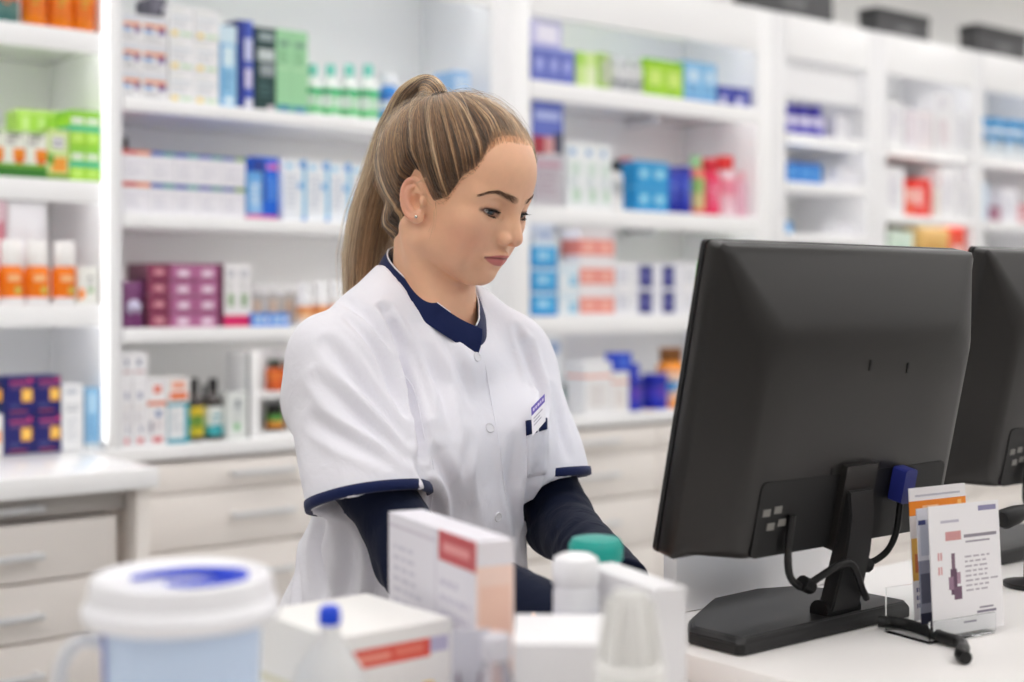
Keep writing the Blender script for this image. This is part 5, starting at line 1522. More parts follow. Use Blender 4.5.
for i in range(len(pc)):
    for k in range(n):
        a = 2 * math.pi * k / n
        pv.append(pony_pt(i, a, 0.90 + 0.05 * math.sin(3 * a)))
        ptone.append(np.clip(0.58 + 0.2 * pstreak(a) + 0.08 * i / len(pc) - 0.25 * (i < 6), 0, 1))
pf = [(i * n + k, i * n + (k + 1) % n, (i + 1) * n + (k + 1) % n, (i + 1) * n + k) for i in range(len(pc) - 1) for k in range(n)]
pme = np_mesh('ponytail', np.array(pv), np.array(pf))
paint(pme, ramp(np.array(ptone) * 0.85))
pony = obj('ponytail', pme, person, mats=HAIR_B)
ps, pt = [], []
for k in range(3600):
    a = nr.uniform(0, 2 * math.pi); r0 = nr.uniform(0.86, 1.04); dr = nr.normal(0, 0.03); da = nr.normal(0, 0.22)
    if nr.random() < 0.07: dr += nr.uniform(0.05, 0.4)
    e = int(len(pc) * min(1, nr.uniform(0.72, 1.0)))
    L = np.array([pony_pt(i, a + da * i / len(pc), r0 + dr * (i / len(pc)) ** 1.5 + 0.02 * math.sin(i * .35 + k)) for i in range(0, e)])
    ps.append(L)
    pt.append(np.clip(0.48 + 0.30 * pstreak(a) + nr.normal(0, 0.17) + np.linspace(-0.14, 0.18, len(L)), 0, 1))
tag(strands('ponytail_strands', ps, pt, 0.00017, pony, HAIR_S), kind='stuff')
# elastic band
el_pts = []
t, s, q = FR[4]
for k in range(20):
    a = 2 * math.pi * k / 20
    el_pts.append(pc[2] + (s * math.cos(a) + q * math.sin(a)) * 0.0132)
tube('hair_tie', el_pts, 0.0022, mat((34, 28, 26), 0.8), person, 8, True)
# loose wisps at the temple, the nape and the ear
ws, wt = [], []
def wisp(root, tip, sag, n=10, tone=.55):
    root, tip, sag = map(lambda v: np.array(v, float), (root, tip, sag))
    L = np.array([root * (1 - t) + tip * t + sag * 4 * t * (1 - t) for t in np.linspace(0, 1, n)])
    ws.append(h2b(L)); wt.append(float(np.clip(tone + nr.normal(0, .12), 0, 1)))
for sd in (-1, 1):
    for k in range(46):      # fine hairs along the hairline
        az = nr.uniform(20, 72); z = float(hairline(az)) - nr.uniform(0.000, 0.006)
        d = np.array([math.cos(RAD(az)), sd * math.sin(RAD(az)), 0])
        hit = HEAD_BVH.ray_cast(Vector((0, 0, z)) + Vector(d) * .3, -Vector(d))
        if hit[0] is None: continue
        r = np.array(hit[0])
        wisp(r, r + np.array([-.016, sd * .004, .010]) * nr.uniform(.6, 1.4), d * .0012, tone=.5)
    for k in range(300):     # the soft edge of the forehead hairline, combed back
        az = nr.uniform(0, 34); z = float(hairline(az)) + nr.uniform(-0.005, 0.004)
        d = np.array([math.cos(RAD(az)), sd * math.sin(RAD(az)), 0])
        hit = HEAD_BVH.ray_cast(Vector((0, 0, z)) + Vector(d) * .3, -Vector(d))
        if hit[0] is None: continue
        r = np.array(hit[0]); tip = r + unit(TIE - r + nr.normal(0, .012, 3)) * nr.uniform(.014, .032)
        h2_ = HAIR_BVH.find_nearest(Vector(tip))
        tip = np.array(h2_[0]) + unit(np.array(h2_[0]) - HAIR_C) * nr.uniform(.0006, .0018)
        wisp(r, tip, unit(r - HAIR_C) * .0012, 8, .34)
    for k in range(5):
        wisp((0.026, sd * .0700, 0.000 + nr.uniform(0, .012)), (0.028 + nr.normal(0, .003), sd * .069, -0.028 + nr.normal(0, .008)), (0.004, sd * .002, 0), tone=.5)
    for k in range(26):
        y = nr.uniform(.01, .05)
        wisp((-.062 + y * .3, sd * y, -.050), (-.06 + y * .3 + nr.normal(0, .008), sd * (y + nr.normal(0, .01)), -.085 + nr.normal(0, .012)), (-.004, 0, 0), tone=.5)
    # one lighter lock sweeping down to the ear
    for k in range(18):
        j = nr.normal(0, .0011, 3)
        wisp(np.array([0.050, sd * .0640, 0.060]) + j, np.array([0.000, sd * .0810, 0.028]) + j, (0.004, sd * .005, 0.003), 14, .68)
    # short brown hairs lying back over the temple
    for k in range(420):
        az = nr.uniform(28, 60); z = float(hairline(az)) + nr.uniform(-0.004, 0.012)
        d = np.array([math.cos(RAD(az)), sd * math.sin(RAD(az)), 0])
        hit = HEAD_BVH.ray_cast(Vector((0, 0, z)) + Vector(d) * .3, -Vector(d))
        if hit[0] is None: continue
        r = np.array(hit[0]); ln = nr.uniform(.010, .034)
        dirv = unit(np.array([-0.85, sd * .40, nr.normal(0.15, .45)]))
        tip = r + dirv * ln
        h2_ = HAIR_BVH.find_nearest(Vector(tip)); h3_ = HEAD_BVH.find_nearest(Vector(tip))
        best = h2_ if h2_[0] is not None and h2_[3] < 0.02 else h3_
        nn = d
        tip = np.array(best[0]) + nn * nr.uniform(.0008, .003)
        wisp(r, tip, nn * .0022 + np.array([0, 0, nr.normal(0, .0015)]), 8, .26)
tag(strands('loose_strands', ws, wt, 0.00011, hair, HAIR_S), kind='stuff')
# brows and lashes
bs, bt = [], []
for sd in (-1, 1):
    cb = np.array(catmull(BROW, 10))
    for k in range(330):
        t = nr.random() ** 0.9; i = t * (len(cb) - 1); p = cb[int(i)] + (cb[min(int(i) + 1, len(cb) - 1)] - cb[int(i)]) * (i % 1)
        w = 0.0042 * (1 - 0.62 * t)
        p = p + np.array([0, 0, nr.uniform(-1, 1) * w * .8])
        tang = unit(cb[min(int(i) + 1, len(cb) - 1)] - cb[max(int(i) - 1, 0)]) + np.array([0, 0, 0.55 * (1 - t) * (1 if p[2] < cb[int(i)][2] else .2)])
        p = p * np.array([1, sd, 1]); tang = unit(tang) * np.array([1, sd, 1])
        hit = HEAD_BVH.find_nearest(Vector(p))
        if hit[0] is None: continue
        r = np.array(hit[0]); nn = np.array(hit[1])
        if nn @ (r - np.array([0.02, 0, 0.02])) < 0: nn = -nn
        ln = nr.uniform(.004, .0065)
        bs.append(h2b(np.array([r, r + tang * ln * .5 + nn * .0007, r + tang * ln + nn * .0003]))); bt.append(float(nr.uniform(0.26, 0.48)))
    c = EYE * np.array([1, sd, 1])
    for k in range(150):      # upper lashes
        be = RAD(nr.uniform(-30, 50)); up, lo, b = lid_angles(np.array(be)); up = float(up)
        d = np.array([math.cos(up) * math.cos(be), sd * math.cos(up) * math.sin(be), math.sin(up)])
        r0 = c + d * 0.0146
        ln = 0.0068 * (0.75 + 0.35 * max(0, math.sin(be)))
        out_ = unit(np.array([math.cos(be), sd * math.sin(be) * 1.15, -0.35]))
        bs.append(h2b(np.array([r0, r0 + out_ * ln * .5 - np.array([0, 0, .0008]), r0 + out_ * ln + np.array([0, 0, .0012])]))); bt.append(0.0)
    for k in range(36):
        be = RAD(nr.uniform(-20, 46)); up, lo, b = lid_angles(np.array(be)); lo = float(lo)
        d = np.array([math.cos(lo) * math.cos(be), sd * math.cos(lo) * math.sin(be), math.sin(lo)])
        r0 = c + d * 0.0142; out_ = unit(np.array([math.cos(be), sd * math.sin(be), -0.7]))
        bs.append(h2b(np.array([r0, r0 + out_ * .002, r0 + out_ * .0038]))); bt.append(0.0)
BROW_M = bpy.data.materials.new('brow_hair'); BROW_M.use_nodes = True
_nt = BROW_M.node_tree; _b = _nt.nodes['Principled BSDF']; _a = _nt.nodes.new('ShaderNodeAttribute'); _a.attribute_name = 'tone'
_r = _nt.nodes.new('ShaderNodeValToRGB'); _r.color_ramp.elements[0].color = lin((14, 11, 11)); _r.color_ramp.elements[1].position = .5; _r.color_ramp.elements[1].color = lin((124, 92, 72))
_nt.links.new(_a.outputs['Fac'], _r.inputs['Fac']); _nt.links.new(_r.outputs['Color'], _b.inputs['Base Color']); _b.inputs['Roughness'].default_value = .6; _b.inputs['Specular IOR Level'].default_value = .2
strands('brows_and_lashes', bs, bt, 0.00016, person, BROW_M)
# stud in the ear lobe
for sd in (-1,):
    e = EAR(0.003, -0.0255, 0.004) * np.array([1, sd, 1])
    o = lathe('earring', [(0.0001, -.002), (.0016, -.0018), (.0023, 0), (.0016, .0018), (.0001, .002)], mat((225, 222, 214), .15, 1.0), person, 12, loc=Vector(h2b(e)))
# ------------------------------------------------------------------ clothes and body (person-local: forward, her left, up; z relative to the lens)
def zr(p): return np.array([p[0], p[1], p[2] + ZB])
SH = {-1: np.array([0.0, -0.148, -0.072]), 1: np.array([0.0, 0.148, -0.072])}
ELB = {-1: np.array([0.150, -0.150, -0.292]), 1: np.array([0.090, 0.148, -0.290])}
WRI = {-1: np.array([0.349, -0.146, -0.322]), 1: np.array([0.297, 0.022, -0.314])}
CUF = {-1: np.array([0.079, -0.160, -0.234]), 1: np.array([0.056, 0.142, -0.238])}
ARM = {-1: np.array([0.066, -0.152, -0.205]), 1: np.array([0.048, 0.142, -0.190])}
CUFN = np.array([-0.145, 0.0, 0.03])

TZ = [-0.76, -0.70, -0.60, -0.48, -0.38, -0.30, -0.24, -0.16, -0.10, -0.06, -0.03, 0.02, 0.06]
TA = [0.205, 0.203, 0.198, 0.186, 0.166, 0.154, 0.156, 0.156, 0.148, 0.112, 0.080, 0.060, 0.050]
TB = [0.180, 0.180, 0.177, 0.168, 0.148, 0.124, 0.116, 0.112, 0.098, 0.082, 0.070, 0.058, 0.050]
TC = [-0.070, -0.070, -0.066, -0.058, -0.043, -0.018, -0.004, -0.008, -0.012, -0.012, -0.010, -0.008, -0.005]
def loft(x, y, z):
    zz = z
    a = np.interp(zz, TZ, TA).astype(np.float32); b = np.interp(zz, TZ, TB).astype(np.float32); c = np.interp(zz, TZ, TC).astype(np.float32)
    r = np.sqrt(((x - c) / b) ** 2 + (y / a) ** 2)
    return (r - 1) * np.minimum(a, b) * 0.92

def tunic_field():
    F = Field((-0.255, -0.285, -0.72), (0.215, 0.285, 0.075), 0.0036)
    F.add(loft)
    F.add(ell((0.062, 0.070, -0.185), (0.062, 0.066, 0.075), fold=True), 0.035)
    F.add(ell((0.026, 0, -0.074), (0.060, 0.078, 0.043)), 0.025)
    F.add(rcone((-0.012, 0.050, 0.004), (-0.004, 0.130, -0.062), 0.030, 0.050, True), 0.03)
    F.add(rcone((-0.03, 0.03, -0.03), (-0.02, 0.12, -0.12), 0.06, 0.075, True), 0.04)
    for sd in (-1, 1):
        ax = unit(CUF[sd] - SH[sd])
        end = CUF[sd] + ax * 0.06
        solid = rcone(SH[sd], end, 0.057, 0.078); hol = rcone(SH[sd], end, 0.048, 0.0690)
        cut = CUF[sd]
        pn = unit(ax + CUFN)
        def slv(x, y, z, s_=solid, cut=cut, pn=pn):
            pl = (x - cut[0]) * pn[0] + (y - cut[1]) * pn[1] + (z - cut[2]) * pn[2]
            return np.maximum(s_(x, y, z), pl)
        def hole(x, y, z, s_=hol, cut=cut, pn=pn):
            pl = (x - cut[0]) * pn[0] + (y - cut[1]) * pn[1] + (z - cut[2]) * pn[2]
            return np.maximum(s_(x, y, z), np.maximum(-(pl + 0.060), pl - 0.05))
        lo, hi = bb_of([SH[sd], end], 0.10)
        F.add(slv, 0.022, (lo, hi))
        F.sub(hole, 0.002, (lo, hi))
    # neck opening
    def neckhole(x, y, z):
        zp = 0.003 - 0.62 * x + 4.0 * y * y
        return np.maximum((np.sqrt(((x - 0.010) / 0.074) ** 2 + (y / 0.0620) ** 2) - 1) * 0.062, zp - z)
    F.sub(neckhole, 0.004, ((-0.1, -0.1, -0.1), (0.13, 0.1, 0.075)))
    F.disp(lambda x, y, z: 0.0 * x + np.maximum(0, (-0.695 - z)) * 2.0)
    return F
TF = tunic_field()
tpos, tq = TF.mesh()
tpos = smooth_np(tpos, tq, 3)

def ray_local(px, py, bvh):
    """where the sight line of a photo pixel meets a person-local surface"""
    o = cam2b(px, py, 0.3); e = cam2b(px, py, 3.0)
    d = unit(e - o)
    h = bvh.ray_cast(Vector(o), Vector(d))
    return None if h[0] is None else (np.array(h[0]), np.array(h[1]))

def vert_normals(p, q):
    n = np.zeros_like(p); a = p[q]; fn = np.cross(a[:, 2] - a[:, 0], a[:, 3] - a[:, 1])
    for k in range(4): np.add.at(n, q[:, k], fn)
    return n / (np.linalg.norm(n, axis=1)[:, None] + 1e-12)

tabs = tpos + np.array([0, 0, ZB])
TUNIC_BVH = BVHTree.FromPolygons([tuple(p) for p in tabs], [tuple(q) for q in tq.tolist()])
# folds of the cloth: (points in the photo's frame traced to the garment, half-width, depth)
FOLDS = [
    ([(384, 312), (398, 345), (409, 385), (417, 425), (420, 455)], .0075, .0080),
    ([(394, 325), (410, 352), (421, 385), (427, 415)], .0065, .0045),
    ([(352, 318), (372, 345), (388, 375), (402, 412)], .0085, .0045),
    ([(330, 345), (352, 372), (380, 405), (404, 440)], .0090, .0042),
    ([(318, 380), (345, 405), (378, 432), (405, 455)], .0090, .0036),
    ([(312, 420), (345, 440), (385, 460)], .0090, .0030),
    ([(345, 300), (368, 318), (385, 345)], .0075, .0035),
    ([(425, 350), (442, 392), (452, 430)], .0095, .0030),
    ([(440, 330), (458, 362), (470, 400)], .0080, .0026),
    ([(418, 462), (432, 500), (440, 545)], .0090, .0048),
    ([(436, 455), (452, 490), (458, 530)], .0090, .0036),
    ([(470, 440), (462, 480), (470, 530)], .0100, .0030),
    ([(528, 345), (536, 380), (541, 420), (541, 452)], .0070, .0060),
    ([(516, 330), (526, 360), (531, 390)], .0070, .0030),
    ([(552, 390), (560, 425), (566, 455)], .0080, .0030),
    ([(541, 455), (528, 495), (522, 540)], .0085, .0036),
    ([(515, 440), (512, 490), (516, 535)], .0090, .0026),
    ([(322, 520), (318, 550), (322, 590)], .0100, .0055),
    ([(345, 520), (350, 560), (345, 600)], .0110, .0045),
    ([(300, 545), (297, 575), (300, 610)], .0090, .0035),
    ([(375, 545), (378, 580), (372, 620)], .0100, .0040),
]
SEAMS = [  # stitched lines
    ([(479, 346), (489, 385), (497, 430), (504, 480), (508, 540)], .0022, .0013),
    ([(405, 372), (417, 405), (427, 445), (432, 480), (434, 530)], .0022, .0011),
]
def fold_paths(lst):
    out = []
    for pts, w, d in lst:
        P = []
        for c in catmull([(a, b, 0) for a, b in pts], 5):
            h = ray_local(c[0], c[1], TUNIC_BVH)
            if h is not None: P.append(h[0])
        if len(P) > 2: out.append((np.array(P), w, d))
    return out
tn = vert_normals(tabs, tq)
disp = np.zeros(len(tabs))
for P, w, d in fold_paths(FOLDS):
    lo, hi = P.min(0) - .05, P.max(0) + .05
    near = np.where(((tabs > lo) & (tabs < hi)).all(1))[0]
    q = tabs[near]; best = np.full(len(near), 9.0); tt = np.zeros(len(near))
    for i in range(len(P) - 1):
        v = P[i + 1] - P[i]; t = np.clip(((q - P[i]) @ v) / (v @ v + 1e-12), 0, 1)
        dd = np.linalg.norm(q - P[i] - t[:, None] * v, axis=1)
        m = dd < best; best[m] = dd[m]; tt[m] = (i + t[m]) / (len(P) - 1)
    taper = np.sin(np.pi * np.clip(tt * .86 + .07, 0, 1)) ** .7
    x = best / (w * .85)
    disp[near] += 2.1 * d * taper * (-np.exp(-x * x) + 0.55 * np.exp(-((x - 2.0) / 0.9) ** 2))
# soft unevenness of worn cotton
def waves(p):
    f, l, z = p[:, 0], p[:, 1], p[:, 2]
    s = 0.0011 * np.sin(38 * l + 22 * z + 2.0 * np.sin(17 * z)) + 0.0009 * np.sin(61 * z - 33 * l + 1.7 * np.sin(20 * f)) + 0.0007 * np.sin(83 * f + 47 * z + 40 * l)
    s = s * 1.5 + 0.0016 * np.sin(52 * (l * .8 + z * .55 - f * .3) + 2.6 * np.sin(23 * z + 9 * f)) * np.exp(-((np.abs(l) - .14) / .06) ** 2)
    lowz = sstep(p[:, 2] - ZB, -0.30, -0.55)
    ang = np.arctan2(l, f + .04)
    return s + lowz * 0.007 * np.sin(9 * ang + 3 * np.sin(5 * z)) * (0.6 + 0.4 * np.sin(3 * ang))
disp += waves(tabs)
tabs = tabs + tn * disp[:, None]
tabs = smooth_np(tabs, tq, 1)
TUNIC_BVH2 = BVHTree.FromPolygons([tuple(p) for p in tabs], [tuple(q) for q in tq.tolist()])

def cloth_mat(name, col, rough=0.8, weave=1400, strength=0.12, sheen=0.15, fold=0.25):
    m = bpy.data.materials.new(name); m.use_nodes = True
    nt = m.node_tree; b = nt.nodes['Principled BSDF']
    b.inputs['Base Color'].default_value = lin(col); b.inputs['Roughness'].default_value = rough
    b.inputs['Specular IOR Level'].default_value = 0.2; b.inputs['Sheen Weight'].default_value = sheen
    tc = nt.nodes.new('ShaderNodeTexCoord')
    n1 = nt.nodes.new('ShaderNodeTexNoise'); n1.inputs['Scale'].default_value = weave; n1.inputs['Detail'].default_value = 2
    n2 = nt.nodes.new('ShaderNodeTexNoise'); n2.inputs['Scale'].default_value = 26; n2.inputs['Detail'].default_value = 3; n2.inputs['Distortion'].default_value = 1.2
    b1 = nt.nodes.new('ShaderNodeBump'); b1.inputs['Strength'].default_value = strength; b1.inputs['Distance'].default_value = 0.0006
    b2 = nt.nodes.new('ShaderNodeBump'); b2.inputs['Strength'].default_value = fold; b2.inputs['Distance'].default_value = 0.006
    nt.links.new(tc.outputs['Object'], n1.inputs['Vector']); nt.links.new(tc.outputs['Object'], n2.inputs['Vector'])
    nt.links.new(n1.outputs['Fac'], b1.inputs['Height']); nt.links.new(n2.outputs['Fac'], b2.inputs['Height'])
    nt.links.new(b2.outputs['Normal'], b1.inputs['Normal']); nt.links.new(b1.outputs['Normal'], b.inputs['Normal'])
    return m
WHITE_CLOTH = cloth_mat('white_cotton', (232, 231, 238))
NAVY_CLOTH = cloth_mat('navy_cotton', (14, 28, 72), 0.75, 900, 0.2, 0.1, 0.2)
NAVY_KNIT = cloth_mat('navy_jersey', (9, 18, 42), 0.85, 700, 0.25, 0.05, 0.5)
tunic = obj('tunic', np_mesh('tunic', tabs, tq), person, mats=WHITE_CLOTH)
tag(tunic, 'white short-sleeved tunic with navy trim')

# stitched lines stand on the cloth as thin ribs
bm = bmesh.new()
for P, w, d in fold_paths(SEAMS):
    Q = []
    for p in P:
        h = TUNIC_BVH2.find_nearest(Vector(p)); Q.append(np.array(h[0]) + 0.0002 * np.array(h[1]))
    for _ in range(2):
        Q = [Q[0]] + [(Q[i - 1] + 2 * Q[i] + Q[i + 1]) / 4 for i in range(1, len(Q) - 1)] + [Q[-1]]
    tube_bm(bm, Q, 0.0011, 6)
obj('seam', bm, tunic, mats=WHITE_CLOTH)

# navy binding round each sleeve opening
def rim_loop(sd):
    ax = unit(CUF[sd] - SH[sd]); pn = unit(ax + CUFN)
    s = unit(np.cross(pn, (0, 1, 0.1))); q = np.cross(pn, s)
    c = zr(CUF[sd] - pn * 0.0065)
    pts = []
    for k in range(72):
        a = 2 * math.pi * k / 72
        d = s * math.cos(a) + q * math.sin(a)
        h = TUNIC_BVH2.ray_cast(Vector(c + d * 0.13), Vector(-d))
        pts.append((np.array(h[0]), d) if h[0] is not None and h[3] > 0.02 else (c + d * 0.07, d))
    R_ = np.array([(p - c) @ d for p, d in pts]); an = []
    for p, d in pts:
        end = CUF[sd] + ax * 0.06; v = end - SH[sd]
        t_ = ((c - zr(SH[sd])) @ v) / (v @ v)
        an.append((0.057 + 0.021 * t_) / math.sqrt(max(.3, 1 - float(d @ ax) ** 2)))
    an = np.array(an); R_ = np.clip(R_, an - .006, an + .003)
    for _ in range(7): R_ = (np.roll(R_, 1) + 2 * R_ + np.roll(R_, -1)) / 4
    return c, pn, [(c + d * r, d) for (p, d), r in zip(pts, R_)]
for sd in (-1, 1):
    c, pn, L = rim_loop(sd)
    bm = bmesh.new(); rings = []
    for p, d in L:
        prof = [(-.0004, -.0052), (.0022, -.0048), (.0027, 0), (.0022, .0056), (-.0030, .0072), (-.0060, .0050), (-.0060, -.0030)]
        rings.append([bm.verts.new(p + d * a + pn * b) for a, b in prof])
    n = len(rings)
    for i in range(n):
        for j in range(7):
            bm.faces.new((rings[i][j], rings[(i + 1) % n][j], rings[(i + 1) % n][(j + 1) % 7], rings[i][(j + 1) % 7])).smooth = True
    tag(obj('sleeve_trim', bm, tunic, mats=NAVY_CLOTH), 'navy binding')

# stand collar
CB = [(0.088, 0.004, -0.0600), (0.076, -0.024, -0.0440), (0.050, -0.0480, -0.0200), (0.016, -0.0640, 0.0030), (-0.022, -0.0620, 0.0230), (-0.050, -0.0400, 0.0360), (-0.060, 0.0, 0.0400)]
CT = [(0.0900, 0.0080, -0.0360), (0.0740, -0.0180, -0.0210), (0.0490, -0.0400, 0.0030), (0.0170, -0.0525, 0.0270), (-0.016, -0.0500, 0.0490), (-0.040, -0.0310, 0.0640), (-0.0480, 0.0, 0.0690)]
def mirror(L): return [(f, -l, z) for f, l, z in L[::-1][1:]]
cb = np.array(catmull([np.array(p) for p in CB + mirror(CB)], 8)); ct = np.array(catmull([np.array(p) for p in CT + mirror(CT)], 8))
cb[:, 2] += ZB; ct[:, 2] += ZB
# her left side laps under the right at the front
k_ = len(cb)
for i in range(k_):
    u = i / (k_ - 1)
    if u > 0.9:
        g = (u - 0.9) / 0.1
        cb[i] += np.array([-0.004, 0.004, 0.004]) * g; ct[i] += np.array([-0.003, 0.010, 0.004]) * g
axis_c = np.array([0.012, 0, ZB])
bm = bmesh.new(); rings = []
for i in range(k_):
    o_ = cb[i] - axis_c; o_[2] = 0; o_ = unit(o_); up = ct[i] - cb[i]
    pts = [cb[i] + o_ * .0020 - up * .30, cb[i] + o_ * .0040 + up * .12, cb[i] + up * .55 + o_ * .0036, ct[i] + o_ * .0016, ct[i] - o_ * .0010, cb[i] + up * .5 - o_ * .0008, cb[i] - o_ * .0012 - up * .22]
    rings.append([bm.verts.new(p) for p in pts])
for i in range(k_ - 1):
    for j in range(7):
        bm.faces.new((rings[i][j], rings[i + 1][j], rings[i + 1][(j + 1) % 7], rings[i][(j + 1) % 7])).smooth = True
bm.faces.new(rings[0]); bm.faces.new(rings[-1][::-1])
collar = auto_smooth(obj('collar', bm, tunic, mats=NAVY_CLOTH), 50)
tag(collar, 'navy stand collar')
pip = [ct[i] + unit(np.array([ct[i][0] - .012, ct[i][1], 0])) * .0003 + np.array([0, 0, .0003]) for i in range(10, k_)]
tube('piping', pip, 0.0011, WHITE_CLOTH, tunic, 6)

# snap fasteners
for px, py in ((477, 357), (490, 428), (498, 517)):
    h = ray_local(px, py, TUNIC_BVH2)
    p, n = h
    if n @ (cam2b(px, py, 0.3) - p) < 0: n = -n
    M = Matrix.Translation(Vector(p + n * 0.0004)) @ Vector((0, 0, 1)).rotation_difference(Vector(n)).to_matrix().to_4x4()
    bm = bmesh.new()
    lathe_bm(bm, [(.0062, -.0015), (.0062, .0004), (.0056, .0012), (.0046, .0013), (.0042, .0006), (.0015, .0006), (.0001, .0005)], 24, M=M)
    auto_smooth(obj('snap_button', bm, tunic, mats=mat((222, 221, 226), .35)), 40)

# breast pocket, its navy edge, and the name badge
def patch(corners, nu, nv, off, thick, name, m, parent, fld=None):
    """a thin sheet lying on the tunic, corners in the photo's frame"""
    (a, b, c, d) = [np.array(p, float) for p in corners]
    bm = bmesh.new(); G = []; GN = []
    for j in range(nv + 1):
        for i in range(nu + 1):
            u, v = i / nu, j / nv
            q = a * (1 - u) * (1 - v) + b * u * (1 - v) + c * u * v + d * (1 - u) * v
            h = ray_local(q[0], q[1], TUNIC_BVH2); p, n = h
            if n @ (cam2b(q[0], q[1], .3) - p) < 0: n = -n
            G.append(p); GN.append(n)
    G = np.array(G); GN = np.array(GN); GN[:] = unit(GN.mean(0)) * .5 + GN * .5
    top = [bm.verts.new(G[k] + GN[k] * (off + thick)) for k in range(len(G))]
    bot = [bm.verts.new(G[k] + GN[k] * (off - 0.002)) for k in range(len(G))]
    w = nu + 1
    for j in range(nv):
        for i in range(nu):
            k = j * w + i
            bm.faces.new((top[k], top[k + 1], top[k + w + 1], top[k + w])).smooth = True
    edge = [i for i in range(w)] + [j * w + nu for j in range(1, nv + 1)] + [nv * w + i for i in range(nu - 1, -1, -1)] + [j * w for j in range(nv - 1, 0, -1)]
    for k in range(len(edge)):
        x, y = edge[k], edge[(k + 1) % len(edge)]
        bm.faces.new((top[x], bot[x], bot[y], top[y]))
    return obj(name, bm, parent, mats=m), G, GN
pocket, _g, _n = patch([(526, 421), (547, 419), (546, 474), (527, 478)], 6, 10, .0004, .0009, 'pocket', WHITE_CLOTH, tunic)
tag(patch([(525.5, 421), (547, 418.5), (547, 429.5), (526, 436)], 6, 3, .0012, .0010, 'pocket_trim', NAVY_CLOTH, pocket)[0], 'navy pocket edge')
# badge: a stiff card clipped at the pocket's edge
hb = ray_local(538, 420, TUNIC_BVH2); bp, bn = hb
if bn @ (cam2b(538, 420, .3) - bp) < 0: bn = -bn
cent = bp + bn * 0.017
def cpt(px, py):
    o_ = cam2b(px, py, .3); d_ = unit(cam2b(px, py, 3) - o_); nn = unit(bn + np.array([0, 0, .15]))
    return o_ + d_ * (((cent - o_) @ nn) / (d_ @ nn)), nn
bc = [cpt(*p) for p in ((531, 408), (544.5, 394), (545.5, 421), (532.5, 436))]
nn = bc[0][1]; A, B, C_, D_ = [b[0] for b in bc]
bm = bmesh.new()
def quad_sheet(bm, A, B, C_, D_, u0, u1, v0, v1, n0, n1, mi):
    P = lambda u, v: A * (1 - u) * (1 - v) + B * u * (1 - v) + C_ * u * v + D_ * (1 - u) * v
    f = [P(u0, v0), P(u1, v0), P(u1, v1), P(u0, v1)]
    t = [bm.verts.new(p + nn * n1) for p in f]; b = [bm.verts.new(p + nn * n0) for p in f]
    bm.faces.new(t).material_index = mi; bm.faces.new(b[::-1]).material_index = mi
    for i in range(4): bm.faces.new((t[i], b[i], b[(i + 1) % 4], t[(i + 1) % 4])).material_index = mi
quad_sheet(bm, A, B, C_, D_, 0, 1, 0, 1, -.0008, .0004, 0)
badge = obj('name_badge', bm, person, mats=mat((236, 234, 240), .3))
tag(badge, 'white name badge with a purple band')
bm = bmesh.new()
quad_sheet(bm, A, B, C_, D_, 0.0, 1, 0.0, .30, .0003, .0006, 0)
obj('badge_band', bm, badge, mats=mat((108, 92, 178), .35))
bm = bmesh.new()
for k, (u0, u1) in enumerate(((.12, .24), (.30, .40), (.46, .60), (.66, .74), (.80, .9))):
    quad_sheet(bm, A, B, C_, D_, u0, u1, .10, .20, .0005, .0008, 0)
for v, u1 in ((.44, .8), (.56, .6), (.68, .7)):
    quad_sheet(bm, A, B, C_, D_, .14, u1, v, v + .045, .0003, .0006, 1)
obj('badge_print', bm, badge, mats=[mat((214, 204, 236), .4), mat((172, 168, 182), .4)])

# navy long-sleeved top under the tunic: the two sleeves that show, and the yoke inside
def top_field():
    F = Field((-0.14, -0.26, -0.39), (0.44, 0.26, 0.02), 0.0032)
    F.add(rcone((-0.01, -0.10, -0.11), (-0.01, 0.10, -0.11), 0.06, 0.06))
    for sd in (-1, 1):
        bb = bb_of([SH[sd], ELB[sd], WRI[sd]], 0.09)
        F.add(rcone(SH[sd] + np.array([0, -sd * .01, -.02]), ARM[sd], 0.040, 0.0385), 0.02, bb)
        F.add(rcone(ARM[sd], ELB[sd], 0.0385, 0.0425), 0.03, bb)
        F.add(rcone(ELB[sd], WRI[sd] + (0.055 if sd < 0 else 0.042) * unit(WRI[sd] - ELB[sd]), 0.0430, 0.0290), 0.022, bb)
        f = unit(WRI[sd] - ELB[sd]); u = unit(ELB[sd] - SH[sd]); e = ELB[sd]
        def wr(x, y, z, f=f, u=u, e=e):
            d = (x - e[0]) * f[0] + (y - e[1]) * f[1] + (z - e[2]) * f[2]
            d2 = (x - e[0]) * u[0] + (y - e[1]) * u[1] + (z - e[2]) * u[2]
            g = np.exp(-(d / .11) ** 2) * np.exp(-(d2 / .13) ** 2)
            return 0.0013 * np.sin(d * 190 + 60 * y + 2.5 * np.sin(60 * z + 40 * y) + 2.0 * np.sin(45 * d)) * (0.25 + g * (0.6 + 0.5 * np.sin(70 * y + 50 * z)))
        F.disp(wr, bb)
        cut = unit(WRI[sd] - ELB[sd])
        def hole(x, y, z, c=WRI[sd] + (0.046 if sd < 0 else 0.034) * cut, n=cut):
            d = (x - c[0]) * n[0] + (y - c[1]) * n[1] + (z - c[2]) * n[2]
            r2 = (x - c[0]) ** 2 + (y - c[1]) ** 2 + (z - c[2]) ** 2
            return np.maximum(-d, np.sqrt(r2) - .06)
        F.sub(hole, 0.003, bb)
    return F
p_, q_ = top_field().mesh()
p_ = smooth_np(p_, q_, 1); p_[:, 2] += ZB
undershirt = obj('undershirt', np_mesh('undershirt', p_, q_), person, mats=NAVY_KNIT)
tag(undershirt, 'navy long-sleeved top')

